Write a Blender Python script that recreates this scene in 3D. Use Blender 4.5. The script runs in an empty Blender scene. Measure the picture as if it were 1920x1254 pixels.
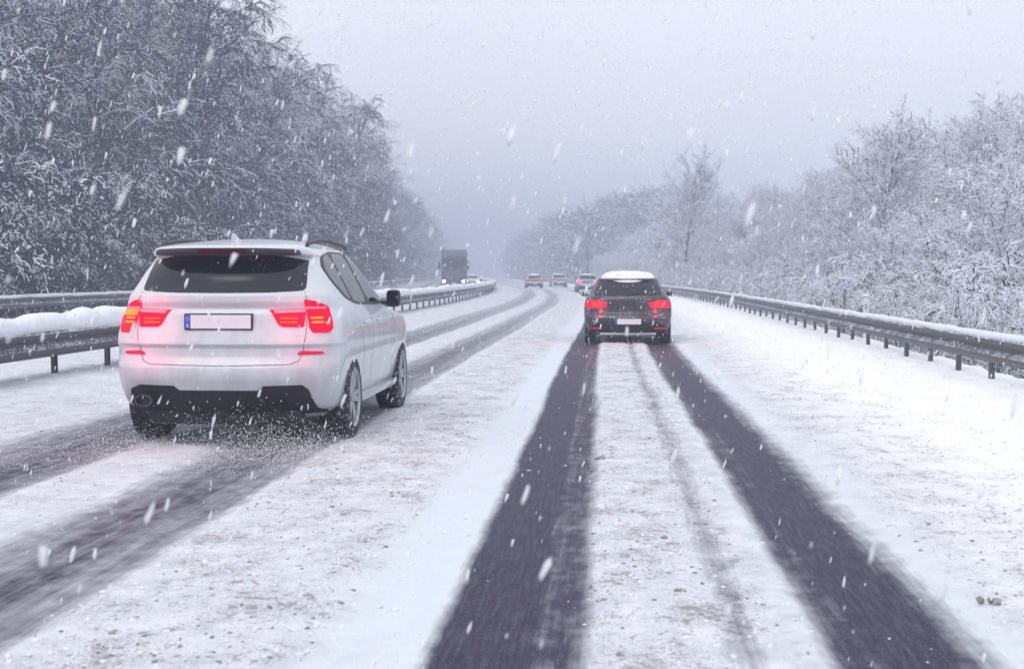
import bpy, bmesh, math, random
import numpy as np
from mathutils import Vector

R = math.radians
scene = bpy.context.scene
C = scene.collection
rnd = random.Random(7)
rng = np.random.default_rng(11)

# ------------------------------------------------------------------ camera, sky, sun, exposure
cam_d = bpy.data.cameras.new('camera')
cam = bpy.data.objects.new('camera', cam_d)
C.objects.link(cam)
cam.location = (0, 0, 1.40)
cam.rotation_euler = (R(90 - 2.405), 0, R(3.86))
cam_d.lens = 50
cam_d.sensor_width = 36
cam_d.dof.use_dof = True
cam_d.dof.focus_distance = 12.5
cam_d.dof.aperture_fstop = 4.5
cam_d.clip_start = 0.05
cam_d.clip_end = 5000
scene.camera = cam

SUN_EL, SUN_AZ = 52.0, 200.0            # azimuth clockwise from +Y
world = bpy.data.worlds.new('World')
scene.world = world
world.use_nodes = True
wn, wl = world.node_tree.nodes, world.node_tree.links
wn.clear()
w_out = wn.new('ShaderNodeOutputWorld')
w_bg = wn.new('ShaderNodeBackground')
w_bg.inputs['Strength'].default_value = 0.10
w_sky = wn.new('ShaderNodeTexSky')
w_sky.sky_type = 'NISHITA'
w_sky.sun_disc = False
w_sky.sun_elevation = R(SUN_EL)
w_sky.sun_rotation = R(SUN_AZ)
w_sky.air_density = 1.0
w_sky.dust_density = 3.0
# a closed cloud deck over that sky: brighter overhead than near the horizon
w_geo = wn.new('ShaderNodeTexCoord')
w_sep = wn.new('ShaderNodeSeparateXYZ')
w_ramp = wn.new('ShaderNodeValToRGB')
w_ramp.color_ramp.elements[0].position = 0.0
w_ramp.color_ramp.elements[0].color = (11.4, 11.7, 12.4, 1)
w_ramp.color_ramp.elements[1].position = 1.0
w_ramp.color_ramp.elements[1].color = (12.0, 12.3, 13.1, 1)
w_noise = wn.new('ShaderNodeTexNoise')
w_noise.inputs['Scale'].default_value = 1.6
w_noise.inputs['Detail'].default_value = 3
w_mul = wn.new('ShaderNodeMix'); w_mul.data_type = 'RGBA'; w_mul.blend_type = 'MULTIPLY'
w_mul.inputs['Factor'].default_value = 1.0
w_map = wn.new('ShaderNodeMapRange')
w_map.inputs['From Min'].default_value = 0.3; w_map.inputs['From Max'].default_value = 0.7
w_map.inputs['To Min'].default_value = 0.92; w_map.inputs['To Max'].default_value = 1.08
w_mix = wn.new('ShaderNodeMix'); w_mix.data_type = 'RGBA'
w_mix.inputs['Factor'].default_value = 0.88
wl.new(w_geo.outputs['Generated'], w_sep.inputs[0])
wl.new(w_sep.outputs['Z'], w_ramp.inputs['Fac'])
wl.new(w_geo.outputs['Generated'], w_noise.inputs['Vector'])
wl.new(w_noise.outputs['Fac'], w_map.inputs['Value'])
wl.new(w_ramp.outputs['Color'], w_mul.inputs['A'])
wl.new(w_map.outputs['Result'], w_mul.inputs['B'])
wl.new(w_sky.outputs['Color'], w_mix.inputs['A'])
wl.new(w_mul.outputs['Result'], w_mix.inputs['B'])
wl.new(w_mix.outputs['Result'], w_bg.inputs['Color'])
wl.new(w_bg.outputs['Background'], w_out.inputs['Surface'])

sun_d = bpy.data.lights.new('sun', 'SUN')
sun_d.energy = 1.0
sun_d.angle = R(35)
sun_d.color = (1.0, 0.97, 0.95)
sun = bpy.data.objects.new('sun', sun_d)
C.objects.link(sun)
sd = Vector((math.sin(R(SUN_AZ)) * math.cos(R(SUN_EL)), math.cos(R(SUN_AZ)) * math.cos(R(SUN_EL)), math.sin(R(SUN_EL))))
sun.rotation_euler = (-sd).to_track_quat('-Z', 'Y').to_euler()
sun.location = (0, -20, 60)

scene.view_settings.view_transform = 'Standard'
scene.view_settings.look = 'None'
scene.view_settings.gamma = 1.0
scene.view_settings.exposure = 0.0
scene.view_settings.use_curve_mapping = False
HAZE_DENSITY = 0.0041
HAZE_COLOR = (0.62, 0.665, 0.80, 1)
cy = scene.cycles
cy.max_bounces = 4
cy.diffuse_bounces = 2
cy.glossy_bounces = 2
cy.transmission_bounces = 2
cy.volume_bounces = 1
cy.transparent_max_bounces = 8
cy.use_denoising = True
cy.use_adaptive_sampling = True
cy.adaptive_threshold = 0.025

# ------------------------------------------------------------------ helpers
def tag(o, label=None, cat=None, group=None, kind=None):
    if label: o['label'] = label
    if cat: o['category'] = cat
    if group: o['group'] = group
    if kind: o['kind'] = kind
    return o

def empty(name, loc=(0, 0, 0), rz=0.0):
    o = bpy.data.objects.new(name, None)
    C.objects.link(o)
    o.location = loc
    o.rotation_euler = (0, 0, rz)
    o.empty_display_size = 0.2
    return o

def link_mesh(name, me, mats, parent=None, smooth=False):
    for m in (mats if isinstance(mats, (list, tuple)) else [mats]):
        me.materials.append(m)
    if smooth:
        me.polygons.foreach_set('use_smooth', np.ones(len(me.polygons), dtype=bool))
    o = bpy.data.objects.new(name, me)
    C.objects.link(o)
    if parent: o.parent = parent
    return o

def np_mesh(name, verts, faces, mat_idx=None):
    """faces: (F,3) or (F,4) int array"""
    me = bpy.data.meshes.new(name)
    verts = np.asarray(verts, dtype=np.float32); faces = np.asarray(faces, dtype=np.int32)
    F, k = faces.shape
    me.vertices.add(len(verts)); me.vertices.foreach_set('co', verts.ravel())
    me.loops.add(F * k); me.loops.foreach_set('vertex_index', faces.ravel())
    me.polygons.add(F)
    me.polygons.foreach_set('loop_start', np.arange(F, dtype=np.int32) * k)
    if mat_idx is not None:
        me.polygons.foreach_set('material_index', np.asarray(mat_idx, dtype=np.int32))
    me.update(calc_edges=True)
    me.validate()
    return me

class MB:
    """collects shapes into one mesh"""
    def __init__(s): s.v = []; s.f = []
    def add(s, verts, faces):
        b = len(s.v); s.v += [tuple(v) for v in verts]; s.f += [tuple(i + b for i in f) for f in faces]
        return s
    def box(s, x0, x1, y0, y1, z0, z1, bev=0.0, taper=1.0):
        b = min(bev, 0.45 * min(x1 - x0, y1 - y0, z1 - z0))
        if b <= 0:
            vs = [(x0, y0, z0), (x1, y0, z0), (x1, y1, z0), (x0, y1, z0), (x0, y0, z1), (x1, y0, z1), (x1, y1, z1), (x0, y1, z1)]
            return s.add(vs, [(0, 3, 2, 1), (4, 5, 6, 7), (0, 1, 5, 4), (1, 2, 6, 5), (2, 3, 7, 6), (3, 0, 4, 7)])
        bm = bmesh.new()
        bmesh.ops.create_cube(bm, size=1)
        for v in bm.verts:
            v.co = Vector(((x0 + x1) / 2 + v.co.x * (x1 - x0), (y0 + y1) / 2 + v.co.y * (y1 - y0), (z0 + z1) / 2 + v.co.z * (z1 - z0)))
        bmesh.ops.bevel(bm, geom=bm.edges[:], offset=b, segments=2, affect='EDGES', profile=0.6)
        return s.add_bm(bm)
    def add_bm(s, bm):
        bm.verts.index_update()
        s.add([v.co[:] for v in bm.verts], [[v.index for v in f.verts] for f in bm.faces])
        bm.free(); return s
    def tube(s, pts, rad, n=8, cap=True):
        pts = [Vector(p) for p in pts]
        if not hasattr(rad, '__len__'): rad = [rad] * len(pts)
        b = len(s.v); rings = []
        for i, p in enumerate(pts):
            d = (pts[min(i + 1, len(pts) - 1)] - pts[max(i - 1, 0)]).normalized()
            a = d.cross(Vector((0, 0, 1)))
            if a.length < 1e-3: a = Vector((1, 0, 0))
            a.normalize(); c = a.cross(d)
            for k in range(n):
                t = 2 * math.pi * k / n
                s.v.append(tuple(p + (a * math.cos(t) + c * math.sin(t)) * rad[i]))
        for i in range(len(pts) - 1):
            for k in range(n):
                k2 = (k + 1) % n
                s.f.append((b + i * n + k, b + i * n + k2, b + (i + 1) * n + k2, b + (i + 1) * n + k))
        if cap:
            s.f.append(tuple(b + k for k in range(n))[::-1])
            s.f.append(tuple(b + (len(pts) - 1) * n + k for k in range(n)))
        return s
    def lathe_x(s, prof, cx, cyy, cz, n=32):
        """prof: (x offset, radius) list, turned about the x axis"""
        b = len(s.v); m = len(prof)
        for k in range(n):
            t = 2 * math.pi * k / n
            for (x, r) in prof:
                s.v.append((cx + x, cyy + r * math.cos(t), cz + r * math.sin(t)))
        for k in range(n):
            k2 = (k + 1) % n
            for j in range(m - 1):
                s.f.append((b + k * m + j, b + k2 * m + j, b + k2 * m + j + 1, b + k * m + j + 1))
        return s
    def build(s, name, mats, parent=None, smooth=False, angle=None):
        me = bpy.data.meshes.new(name)
        me.from_pydata(s.v, [], s.f)
        me.update()
        o = link_mesh(name, me, mats, parent, smooth)
        if angle is not None:
            me.set_sharp_from_angle(angle=R(angle))
        return o

# smooth lattice noise for heights
_lat = np.random.default_rng(3).random((256, 256))
def vnoise(x, y):
    xi = np.floor(x).astype(int); yi = np.floor(y).astype(int)
    fx = x - xi; fy = y - yi
    fx = fx * fx * (3 - 2 * fx); fy = fy * fy * (3 - 2 * fy)
    a = _lat[xi % 256, yi % 256]; b = _lat[(xi + 1) % 256, yi % 256]
    c = _lat[xi % 256, (yi + 1) % 256]; d = _lat[(xi + 1) % 256, (yi + 1) % 256]
    return (a * (1 - fx) + b * fx) * (1 - fy) + (c * (1 - fx) + d * fx) * fy
def fbm(x, y, o=4):
    t = 0; amp = 0.5
    for i in range(o):
        t = t + amp * (vnoise(x * 2 ** i + 17.3 * i, y * 2 ** i + 5.1 * i) - 0.5); amp *= 0.5
    return t
def sstep(a, b, x):
    t = np.clip((x - a) / (b - a), 0, 1); return t * t * (3 - 2 * t)

# the road runs straight along +Y, then bends gently to the left
R_BEND, Y0_BEND, Y1_BEND = 1020.0, 50.0, 160.0
def xoff(Y):
    Y = np.asarray(Y, dtype=float)
    q = np.clip(Y - Y0_BEND, 0, Y1_BEND - Y0_BEND)
    return -(q ** 2) / (2 * R_BEND) - np.clip(Y - Y1_BEND, 0, None) * (Y1_BEND - Y0_BEND) / R_BEND
def heading(Y):
    return float(np.clip(Y - Y0_BEND, 0, Y1_BEND - Y0_BEND) / R_BEND)
def on_road(s, Y): return float(s + xoff(Y)), float(Y)

# ------------------------------------------------------------------ materials
def new_mat(name):
    m = bpy.data.materials.new(name); m.use_nodes = True
    nt = m.node_tree
    return m, nt, nt.nodes['Principled BSDF']
def nd(nt, kind, **kw):
    n = nt.nodes.new(kind)
    for k, v in kw.items():
        if k in n.inputs: n.inputs[k].default_value = v
        else: setattr(n, k, v)
    return n
def simple(name, col, rough=0.5, metal=0.0, noise=0.0, scale=8.0, spec=0.5, coat=0.0):
    m, nt, b = new_mat(name)
    b.inputs['Base Color'].default_value = (*col, 1)
    b.inputs['Roughness'].default_value = rough
    b.inputs['Metallic'].default_value = metal
    b.inputs['Specular IOR Level'].default_value = spec
    b.inputs['Coat Weight'].default_value = coat
    if noise:
        tc = nd(nt, 'ShaderNodeTexCoord'); n = nd(nt, 'ShaderNodeTexNoise', Scale=scale, Detail=5.0)
        mr = nd(nt, 'ShaderNodeMapRange'); mr.inputs['From Min'].default_value = 0.3; mr.inputs['From Max'].default_value = 0.7
        mr.inputs['To Min'].default_value = 1 - noise; mr.inputs['To Max'].default_value = 1 + noise
        mx = nd(nt, 'ShaderNodeMix', data_type='RGBA', blend_type='MULTIPLY'); mx.inputs['Factor'].default_value = 1
        mx.inputs['A'].default_value = (*col, 1)
        nt.links.new(tc.outputs['Object'], n.inputs['Vector']); nt.links.new(n.outputs['Fac'], mr.inputs['Value'])
        nt.links.new(mr.outputs['Result'], mx.inputs['B']); nt.links.new(mx.outputs['Result'], b.inputs['Base Color'])
    return m
def speckled(name, col, rough, speck_scale, lo, hi, snow=(0.82, 0.85, 0.92), upward=0.0, coat=0.0, metal=0.0, noise_scale=None):
    """a painted or metal surface with clinging snow: specks, plus snow that settles on upward faces"""
    m, nt, b = new_mat(name)
    tc = nd(nt, 'ShaderNodeTexCoord')
    n = nd(nt, 'ShaderNodeTexNoise', Scale=speck_scale, Detail=4.0, Roughness=0.65)
    n2 = nd(nt, 'ShaderNodeTexNoise', Scale=speck_scale * 0.12, Detail=2.0)
    add = nd(nt, 'ShaderNodeMath', operation='MULTIPLY_ADD'); add.inputs[1].default_value = 0.35
    mr = nd(nt, 'ShaderNodeMapRange'); mr.inputs['From Min'].default_value = lo; mr.inputs['From Max'].default_value = hi
    nt.links.new(tc.outputs['Object'], n.inputs['Vector']); nt.links.new(tc.outputs['Object'], n2.inputs['Vector'])
    nt.links.new(n2.outputs['Fac'], add.inputs[0]); nt.links.new(n.outputs['Fac'], add.inputs[2])
    src = add.outputs[0]
    if upward:
        g = nd(nt, 'ShaderNodeNewGeometry'); sp = nd(nt, 'ShaderNodeSeparateXYZ')
        nt.links.new(g.outputs['Normal'], sp.inputs[0])
        up = nd(nt, 'ShaderNodeMath', operation='MULTIPLY_ADD'); up.inputs[1].default_value = upward
        nt.links.new(sp.outputs['Z'], up.inputs[0]); nt.links.new(src, up.inputs[2]); src = up.outputs[0]
    nt.links.new(src, mr.inputs['Value'])
    mx = nd(nt, 'ShaderNodeMix', data_type='RGBA')
    mx.inputs['A'].default_value = (*col, 1); mx.inputs['B'].default_value = (*snow, 1)
    nt.links.new(mr.outputs['Result'], mx.inputs['Factor']); nt.links.new(mx.outputs['Result'], b.inputs['Base Color'])
    mrr = nd(nt, 'ShaderNodeMapRange'); mrr.inputs['To Min'].default_value = rough; mrr.inputs['To Max'].default_value = 0.85
    nt.links.new(mr.outputs['Result'], mrr.inputs['Value']); nt.links.new(mrr.outputs['Result'], b.inputs['Roughness'])
    b.inputs['Coat Weight'].default_value = coat; b.inputs['Metallic'].default_value = metal
    return m
def emit(name, col, strength, base=None, rough=0.25):
    m, nt, b = new_mat(name)
    b.inputs['Base Color'].default_value = (*(base or col), 1)
    b.inputs['Roughness'].default_value = rough
    b.inputs['Emission Color'].default_value = (*col, 1)
    b.inputs['Emission Strength'].default_value = strength
    b.inputs['Specular IOR Level'].default_value = 0.12
    return m

SNOW = (0.86, 0.88, 0.93)
def snow_material(name, col=SNOW, bump=0.4, scale=7.0, var=0.05):
    m, nt, b = new_mat(name)
    b.inputs['Roughness'].default_value = 0.75
    b.inputs['Specular IOR Level'].default_value = 0.25
    tc = nd(nt, 'ShaderNodeTexCoord')
    n = nd(nt, 'ShaderNodeTexNoise', Scale=scale, Detail=6.0, Roughness=0.6)
    nt.links.new(tc.outputs['Object'], n.inputs['Vector'])
    rp = nd(nt, 'ShaderNodeValToRGB')
    rp.color_ramp.elements[0].position = 0.3; rp.color_ramp.elements[0].color = (*[c * (1 - var * 2) for c in col], 1)
    rp.color_ramp.elements[1].position = 0.65; rp.color_ramp.elements[1].color = (*col, 1)
    nt.links.new(n.outputs['Fac'], rp.inputs['Fac']); nt.links.new(rp.outputs['Color'], b.inputs['Base Color'])
    bp = nd(nt, 'ShaderNodeBump', Strength=bump, Distance=0.03)
    nt.links.new(n.outputs['Fac'], bp.inputs['Height']); nt.links.new(bp.outputs['Normal'], b.inputs['Normal'])
    return m

def road_material():
    m, nt, b = new_mat('snowy_asphalt')
    L = nt.links.new
    uv = nd(nt, 'ShaderNodeUVMap'); uv.uv_map = 'road'
    def noise(sx, sy, detail, rough=0.55, off=0.0):
        mp = nd(nt, 'ShaderNodeMapping'); mp.inputs['Scale'].default_value = (sx, sy, 1); mp.inputs['Location'].default_value = (off, off * 1.7, off)
        n = nd(nt, 'ShaderNodeTexNoise', Scale=1.0, Detail=detail, Roughness=rough)
        L(uv.outputs['UV'], mp.inputs['Vector']); L(mp.outputs['Vector'], n.inputs['Vector'])
        return n.outputs['Fac']
    def mr(v, a, c, t0=0.0, t1=1.0):
        n = nd(nt, 'ShaderNodeMapRange'); n.inputs['From Min'].default_value = a; n.inputs['From Max'].default_value = c
        n.inputs['To Min'].default_value = t0; n.inputs['To Max'].default_value = t1; L(v, n.inputs['Value']); return n.outputs['Result']
    def mth(op, a, c):
        n = nd(nt, 'ShaderNodeMath', operation=op)
        for i, v in enumerate((a, c)):
            if isinstance(v, (int, float)): n.inputs[i].default_value = v
            else: L(v, n.inputs[i])
        return n.outputs[0]
    def mix(f, a, c):
        n = nd(nt, 'ShaderNodeMix', data_type='RGBA')
        L(f, n.inputs['Factor'])
        for k, v in (('A', a), ('B', c)):
            if isinstance(v, tuple): n.inputs[k].default_value = (*v, 1)
            else: L(v, n.inputs[k])
        return n.outputs['Result']
    T = nd(nt, 'ShaderNodeAttribute'); T.attribute_name = 'track'
    I = nd(nt, 'ShaderNodeAttribute'); I.attribute_name = 'icy'
    D = nd(nt, 'ShaderNodeAttribute'); D.attribute_name = 'dirt'
    streak = noise(16, 0.55, 5.0, 0.6)
    streak2 = noise(55, 3.0, 4.0, 0.6, 9.0)
    grain = noise(140, 60, 3.0, 0.7, 3.0)
    grain2 = noise(300, 130, 2.0, 0.7, 5.0)
    patch = noise(2.2, 0.9, 4.0, 0.6, 13.0)
    edge = noise(9, 5, 5.0, 0.6, 21.0)
    # bare asphalt where wheels have worn the snow away
    t = mth('ADD', T.outputs['Fac'], mth('MULTIPLY', mth('SUBTRACT', streak, 0.5), 0.50))
    t = mth('ADD', t, mth('MULTIPLY', mth('SUBTRACT', streak2, 0.5), 0.45))
    t = mth('ADD', t, mth('MULTIPLY', mth('SUBTRACT', edge, 0.5), 0.55))
    t = mth('ADD', t, mth('MULTIPLY', mth('SUBTRACT', patch, 0.5), 0.20))
    bare = mr(t, 0.16, 0.86)
    dust = mr(mth('ADD', grain, mth('MULTIPLY', mth('SUBTRACT', streak2, 0.5), 0.6)), 0.47, 0.64, 0.0, 0.20)
    dust = mth('MAXIMUM', dust, mr(grain2, 0.53, 0.67, 0.0, 0.18))
    asph = mix(dust, (0.015, 0.012, 0.036), (0.44, 0.44, 0.58))
    tint = noise(5, 4, 6.0, 0.65, 31.0)
    snow = mix(mr(tint, 0.30, 0.62), (0.54, 0.56, 0.61), (0.76, 0.77, 0.81))
    sx = nd(nt, 'ShaderNodeSeparateXYZ'); L(uv.outputs['UV'], sx.inputs[0])
    snow = mix(mr(sx.outputs['X'], 1.5, 2.8), snow, mix(mr(tint, 0.25, 0.5), (0.86, 0.88, 0.89), (0.95, 0.96, 0.96)))
    snow = mix(mth('MULTIPLY', I.outputs['Fac'], mr(patch, 0.25, 0.6, 0.4, 1.0)), snow, (0.70, 0.745, 0.79))
    # grit and brown slush thrown out of the tracks, in flecks drawn out along the road
    fl1 = noise(17, 13, 5.0, 0.7, 41.0)
    fl2 = noise(70, 48, 3.0, 0.6, 43.0)
    cl = noise(3.0, 2.0, 3.0, 0.5, 47.0)
    fl = mth('MAXIMUM', mr(mth('ADD', fl1, mth('MULTIPLY', mth('SUBTRACT', cl, 0.5), 0.45)), 0.540, 0.645), mr(mth('ADD', fl2, mth('MULTIPLY', mth('SUBTRACT', cl, 0.5), 0.45)), 0.535, 0.65, 0.0, 0.8))
    fl = mth('MULTIPLY', fl, D.outputs['Fac'])
    snow = mix(mth('MULTIPLY', fl, 0.85), snow, (0.27, 0.24, 0.25))
    col = mix(bare, snow, asph)
    L(col, b.inputs['Base Color'])
    L(mth('SUBTRACT', 0.8, mth('MULTIPLY', bare, 0.30)), b.inputs['Roughness'])
    b.inputs['Specular IOR Level'].default_value = 0.10
    h = mth('ADD', mth('MULTIPLY', tint, 0.6), mth('MULTIPLY', fl1, 0.4))
    h = mth('ADD', h, mth('MULTIPLY', grain, 0.12))
    bp = nd(nt, 'ShaderNodeBump', Strength=0.8, Distance=0.03)
    L(h, bp.inputs['Height']); L(bp.outputs['Normal'], b.inputs['Normal'])
    return m

M = {}
M['terrain'] = snow_material('field_snow', bump=0.6, scale=2.0)
M['road'] = road_material()
M['snow_cap'] = snow_material('settled_snow', (0.88, 0.90, 0.94), 0.5, 9.0)
M['twig_snow'] = simple('twig_snow', (0.80, 0.82, 0.88), 0.8, noise=0.08, scale=0.6, spec=0.2)
M['twig_bark'] = simple('twig_bark', (0.013, 0.013, 0.034), 0.9, noise=0.3, scale=1.5, spec=0.2)
M['trunk_bark'] = speckled('trunk_bark', (0.022, 0.020, 0.036), 0.9, 9.0, 0.80, 0.95, upward=0.35)
M['flake'] = simple('flake', (0.95, 0.96, 0.98), 0.9, spec=0.1)
M['flake'].node_tree.nodes['Principled BSDF'].inputs['Alpha'].default_value = 0.62
M['crumb_dirty'] = simple('crumb_dirty', (0.33, 0.29, 0.285), 0.8, noise=0.4, scale=30)
M['crumb_snow'] = simple('crumb_snow', (0.80, 0.82, 0.87), 0.8, noise=0.1, scale=20)
M['rail_metal'] = speckled('rail_metal', (0.045, 0.045, 0.062), 0.5, 26.0, 0.80, 0.98, upward=0.22, metal=0.0)
M['post_metal'] = speckled('post_metal', (0.07, 0.07, 0.09), 0.55, 18.0, 0.76, 0.95, upward=0.15, metal=0.2)

# ------------------------------------------------------------------ ground
def grid_faces(nr, nc):
    i = np.arange(nr - 1)[:, None] * nc + np.arange(nc - 1)[None, :]
    i = i.ravel()
    return np.stack([i, i + 1, i + nc + 1, i + nc], 1)

def bank(s, Y):
    """ground height beside the road by lateral position"""
    z = np.zeros_like(s)
    r = np.clip(s - 5.25, 0, None)
    z = z - 1.25 * sstep(0, 2.4, r) + 3.2 * sstep(3.0, 14.0, r) + 3.2 * sstep(12, 45, r)
    l = np.clip(-18.9 - s, 0, None)
    z = z - 0.25 * sstep(0, 1.2, l) + 1.7 * sstep(1.4, 9, l) + 3.0 * sstep(9, 40, l)
    off = np.clip(np.maximum(r, l) - 0.5, 0, 3) / 3
    z = z + off * (fbm(s * 0.35, Y * 0.35, 4) * 0.9)
    return z

sl = np.concatenate([-np.geomspace(520, 40, 26), np.linspace(-38, -19, 30), np.linspace(-18.4, 5.0, 20), np.linspace(5.3, 20, 46), np.geomspace(21, 520, 34)])
yl = np.concatenate([np.linspace(-120, 4, 14), np.linspace(6, 80, 110), np.geomspace(81, 900, 110)])
S, Yg = np.meshgrid(sl, yl)
Z = bank(S, Yg) - 0.07
me = np_mesh('ground', np.stack([S + xoff(Yg), Yg, Z], -1).reshape(-1, 3), grid_faces(*S.shape))
tag(link_mesh('ground', me, M['terrain'], smooth=True), 'snow-covered verges and banks on both sides of the motorway', kind='structure')

# (centre, half width, strength, soft edge)
def track_profile(s, Y):
    T = np.zeros_like(s)
    def band(a, b, k, e0, e1=None):
        e1 = e0 if e1 is None else e1
        return k * sstep(a - e0, a + e0, s) * (1 - sstep(b - e1, b + e1, s))
    wob = 0.03 * np.sin(Y * 0.21) + 0.02 * np.sin(Y * 0.083 + 1)
    s0 = s; s = s - wob - 0.05 * fbm(s * 0 + np.sign(s) * 7.7, Y * 0.9, 3) - 0.03 * fbm(s * 3.0, Y * 2.5, 2)
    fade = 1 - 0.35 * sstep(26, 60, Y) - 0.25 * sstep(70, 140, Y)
    for b in (band(-0.70, -0.30, 1.20, 0.07, 0.12), band(-0.36, -0.13, 0.84, 0.08, 0.07),
              band(0.76, 1.34, 0.86, 0.08, 0.15), band(0.90, 1.24, 1.18, 0.10),
              band(0.40, 0.54, 0.46, 0.07)):
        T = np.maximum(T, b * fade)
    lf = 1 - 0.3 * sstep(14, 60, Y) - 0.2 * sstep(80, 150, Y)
    for b in (band(-4.95, -3.80, 0.66, 0.26, 0.14), band(-4.55, -3.95, 0.76, 0.2),
              band(-3.15, -2.25, 0.62, 0.22, 0.10), band(-2.95, -2.45, 0.74, 0.14)):
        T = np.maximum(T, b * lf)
    return T
def icy_profile(s, Y):
    return np.maximum(sstep(-1.25, -1.0, s) * (1 - sstep(-0.72, -0.6, s)), 0.7 * sstep(1.28, 1.36, s) * (1 - sstep(1.5, 1.75, s)))
def dirt_profile(s, Y):
    d = 0.95 * sstep(-2.3, -2.0, s) * (1 - sstep(-1.25, -0.95, s))
    d = np.maximum(d, 1.0 * sstep(-0.2, 0.0, s) * (1 - sstep(0.55, 0.78, s)))
    d = np.maximum(d, 0.8 * sstep(1.45, 1.75, s) * (1 - 0.75 * sstep(2.1, 3.6, s)))
    d = np.maximum(d, 0.55 * sstep(-6.4, -5.6, s) * (1 - sstep(-5.2, -4.9, s)))
    d = np.maximum(d, 0.35 * sstep(-3.9, -3.7, s) * (1 - sstep(-3.3, -3.1, s)))
    return d * (1 - 0.8 * sstep(30, 80, Y))

def road_height(s, Y):
    T = np.clip(track_profile(s, Y), 0, 1.1)
    n = fbm(s * 2.2, Y * 1.4, 5)
    f = fbm(s * 9.0, Y * 7.0, 3)
    cover = 0.030 + 0.034 * n + 0.024 * f
    cover = cover * (1 - 0.9 * np.clip(T, 0, 1)) * (1 - 0.5 * np.clip(icy_profile(s, Y), 0, 1))
    ridge = 0.018 * np.exp(-((s - 1.62) / 0.14) ** 2) * (1 + 3 * n)
    sh = 0.05 * sstep(2.2, 4.6, s) + 0.05 * (1 - sstep(-6.6, -5.4, s))
    return np.maximum(cover, 0.002) + ridge + sh * (1 + 1.5 * n)

def road_sheet(name, label, cols, rows, fn_attr, fn_h):
    S, Yg = np.meshgrid(cols, rows)
    Z = fn_h(S, Yg)
    Z[:, 0] = -0.12; Z[:, -1] = -0.12
    me = np_mesh(name, np.stack([S + xoff(Yg), Yg, Z], -1).reshape(-1, 3), grid_faces(*S.shape))
    uvl = me.uv_layers.new(name='road')
    vi = np.empty(len(me.loops), dtype=np.int32); me.loops.foreach_get('vertex_index', vi)
    uvs = np.stack([S.ravel(), Yg.ravel()], 1)[vi]
    uvl.data.foreach_set('uv', uvs.astype(np.float32).ravel())
    for an, fn in fn_attr.items():
        a = me.attributes.new(an, 'FLOAT', 'POINT'); a.data.foreach_set('value', fn(S, Yg).astype(np.float32).ravel())
    return tag(link_mesh(name, me, M['road'], smooth=True), label, kind='structure')

rows = [-12.0]
while rows[-1] < 3.4: rows.append(rows[-1] + 0.8)
while rows[-1] < 620: rows.append(rows[-1] + max(0.035, 0.0065 * rows[-1]))
cols = np.concatenate([[-7.75], np.linspace(-7.7, -5.2, 34), np.arange(-5.12, 2.4, 0.035), np.linspace(2.44, 5.3, 54), [5.36]])
road_sheet('road', 'slushy carriageway with dark wheel tracks worn through the snow', cols, np.array(rows),
           {'track': track_profile, 'icy': icy_profile, 'dirt': dirt_profile}, road_height)

def opp_track(s, Y):
    T = np.zeros_like(s)
    for c in (-9.9, -11.4, -13.5, -15.0):
        T = np.maximum(T, 0.72 * np.exp(-((s - c) / 0.42) ** 2))
    return T
road_sheet('opposite_road', 'slushy opposite carriageway beyond the median barrier', np.concatenate([[-18.9], np.linspace(-18.85, -7.9, 80), [-7.85]]),
           np.concatenate([np.linspace(-12, 20, 20), np.geomspace(20.5, 620, 160)]),
           {'track': opp_track, 'icy': lambda s, Y: 0 * s, 'dirt': lambda s, Y: 0 * s + 0.2},
           lambda s, Y: 0.012 + 0.02 * fbm(s, Y * 0.6, 3) + 0.0 * s - 0.008 * opp_track(s, Y))

# ------------------------------------------------------------------ guard rails
def beam_profile():
    # two-fold steel profile, (depth towards traffic, height)
    return [(-0.018, 0.000), (0.000, 0.020), (0.062, 0.060), (0.066, 0.105), (0.010, 0.165), (0.006, 0.200), (0.062, 0.255), (0.066, 0.300), (0.004, 0.350), (-0.018, 0.372)]

def sweep(prof, ys, s, z0, side, closed_back=0.02, zfun=None):
    v = []; f = []
    prof2 = prof + [(d - closed_back, z) for d, z in reversed(prof)]
    n = len(prof2)
    for Y in ys:
        x, y = on_road(s, Y)
        dz = zfun(Y) if zfun else 0
        for d, z in prof2: v.append((x - side * d, y, z0 + z + dz))
    for i in range(len(ys) - 1):
        for k in range(n):
            k2 = (k + 1) % n
            f.append((i * n + k, i * n + k2, (i + 1) * n + k2, (i + 1) * n + k))
    f.append(tuple(range(n))[::-1]); f.append(tuple((len(ys) - 1) * n + k for k in range(n)))
    return v, f

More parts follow.
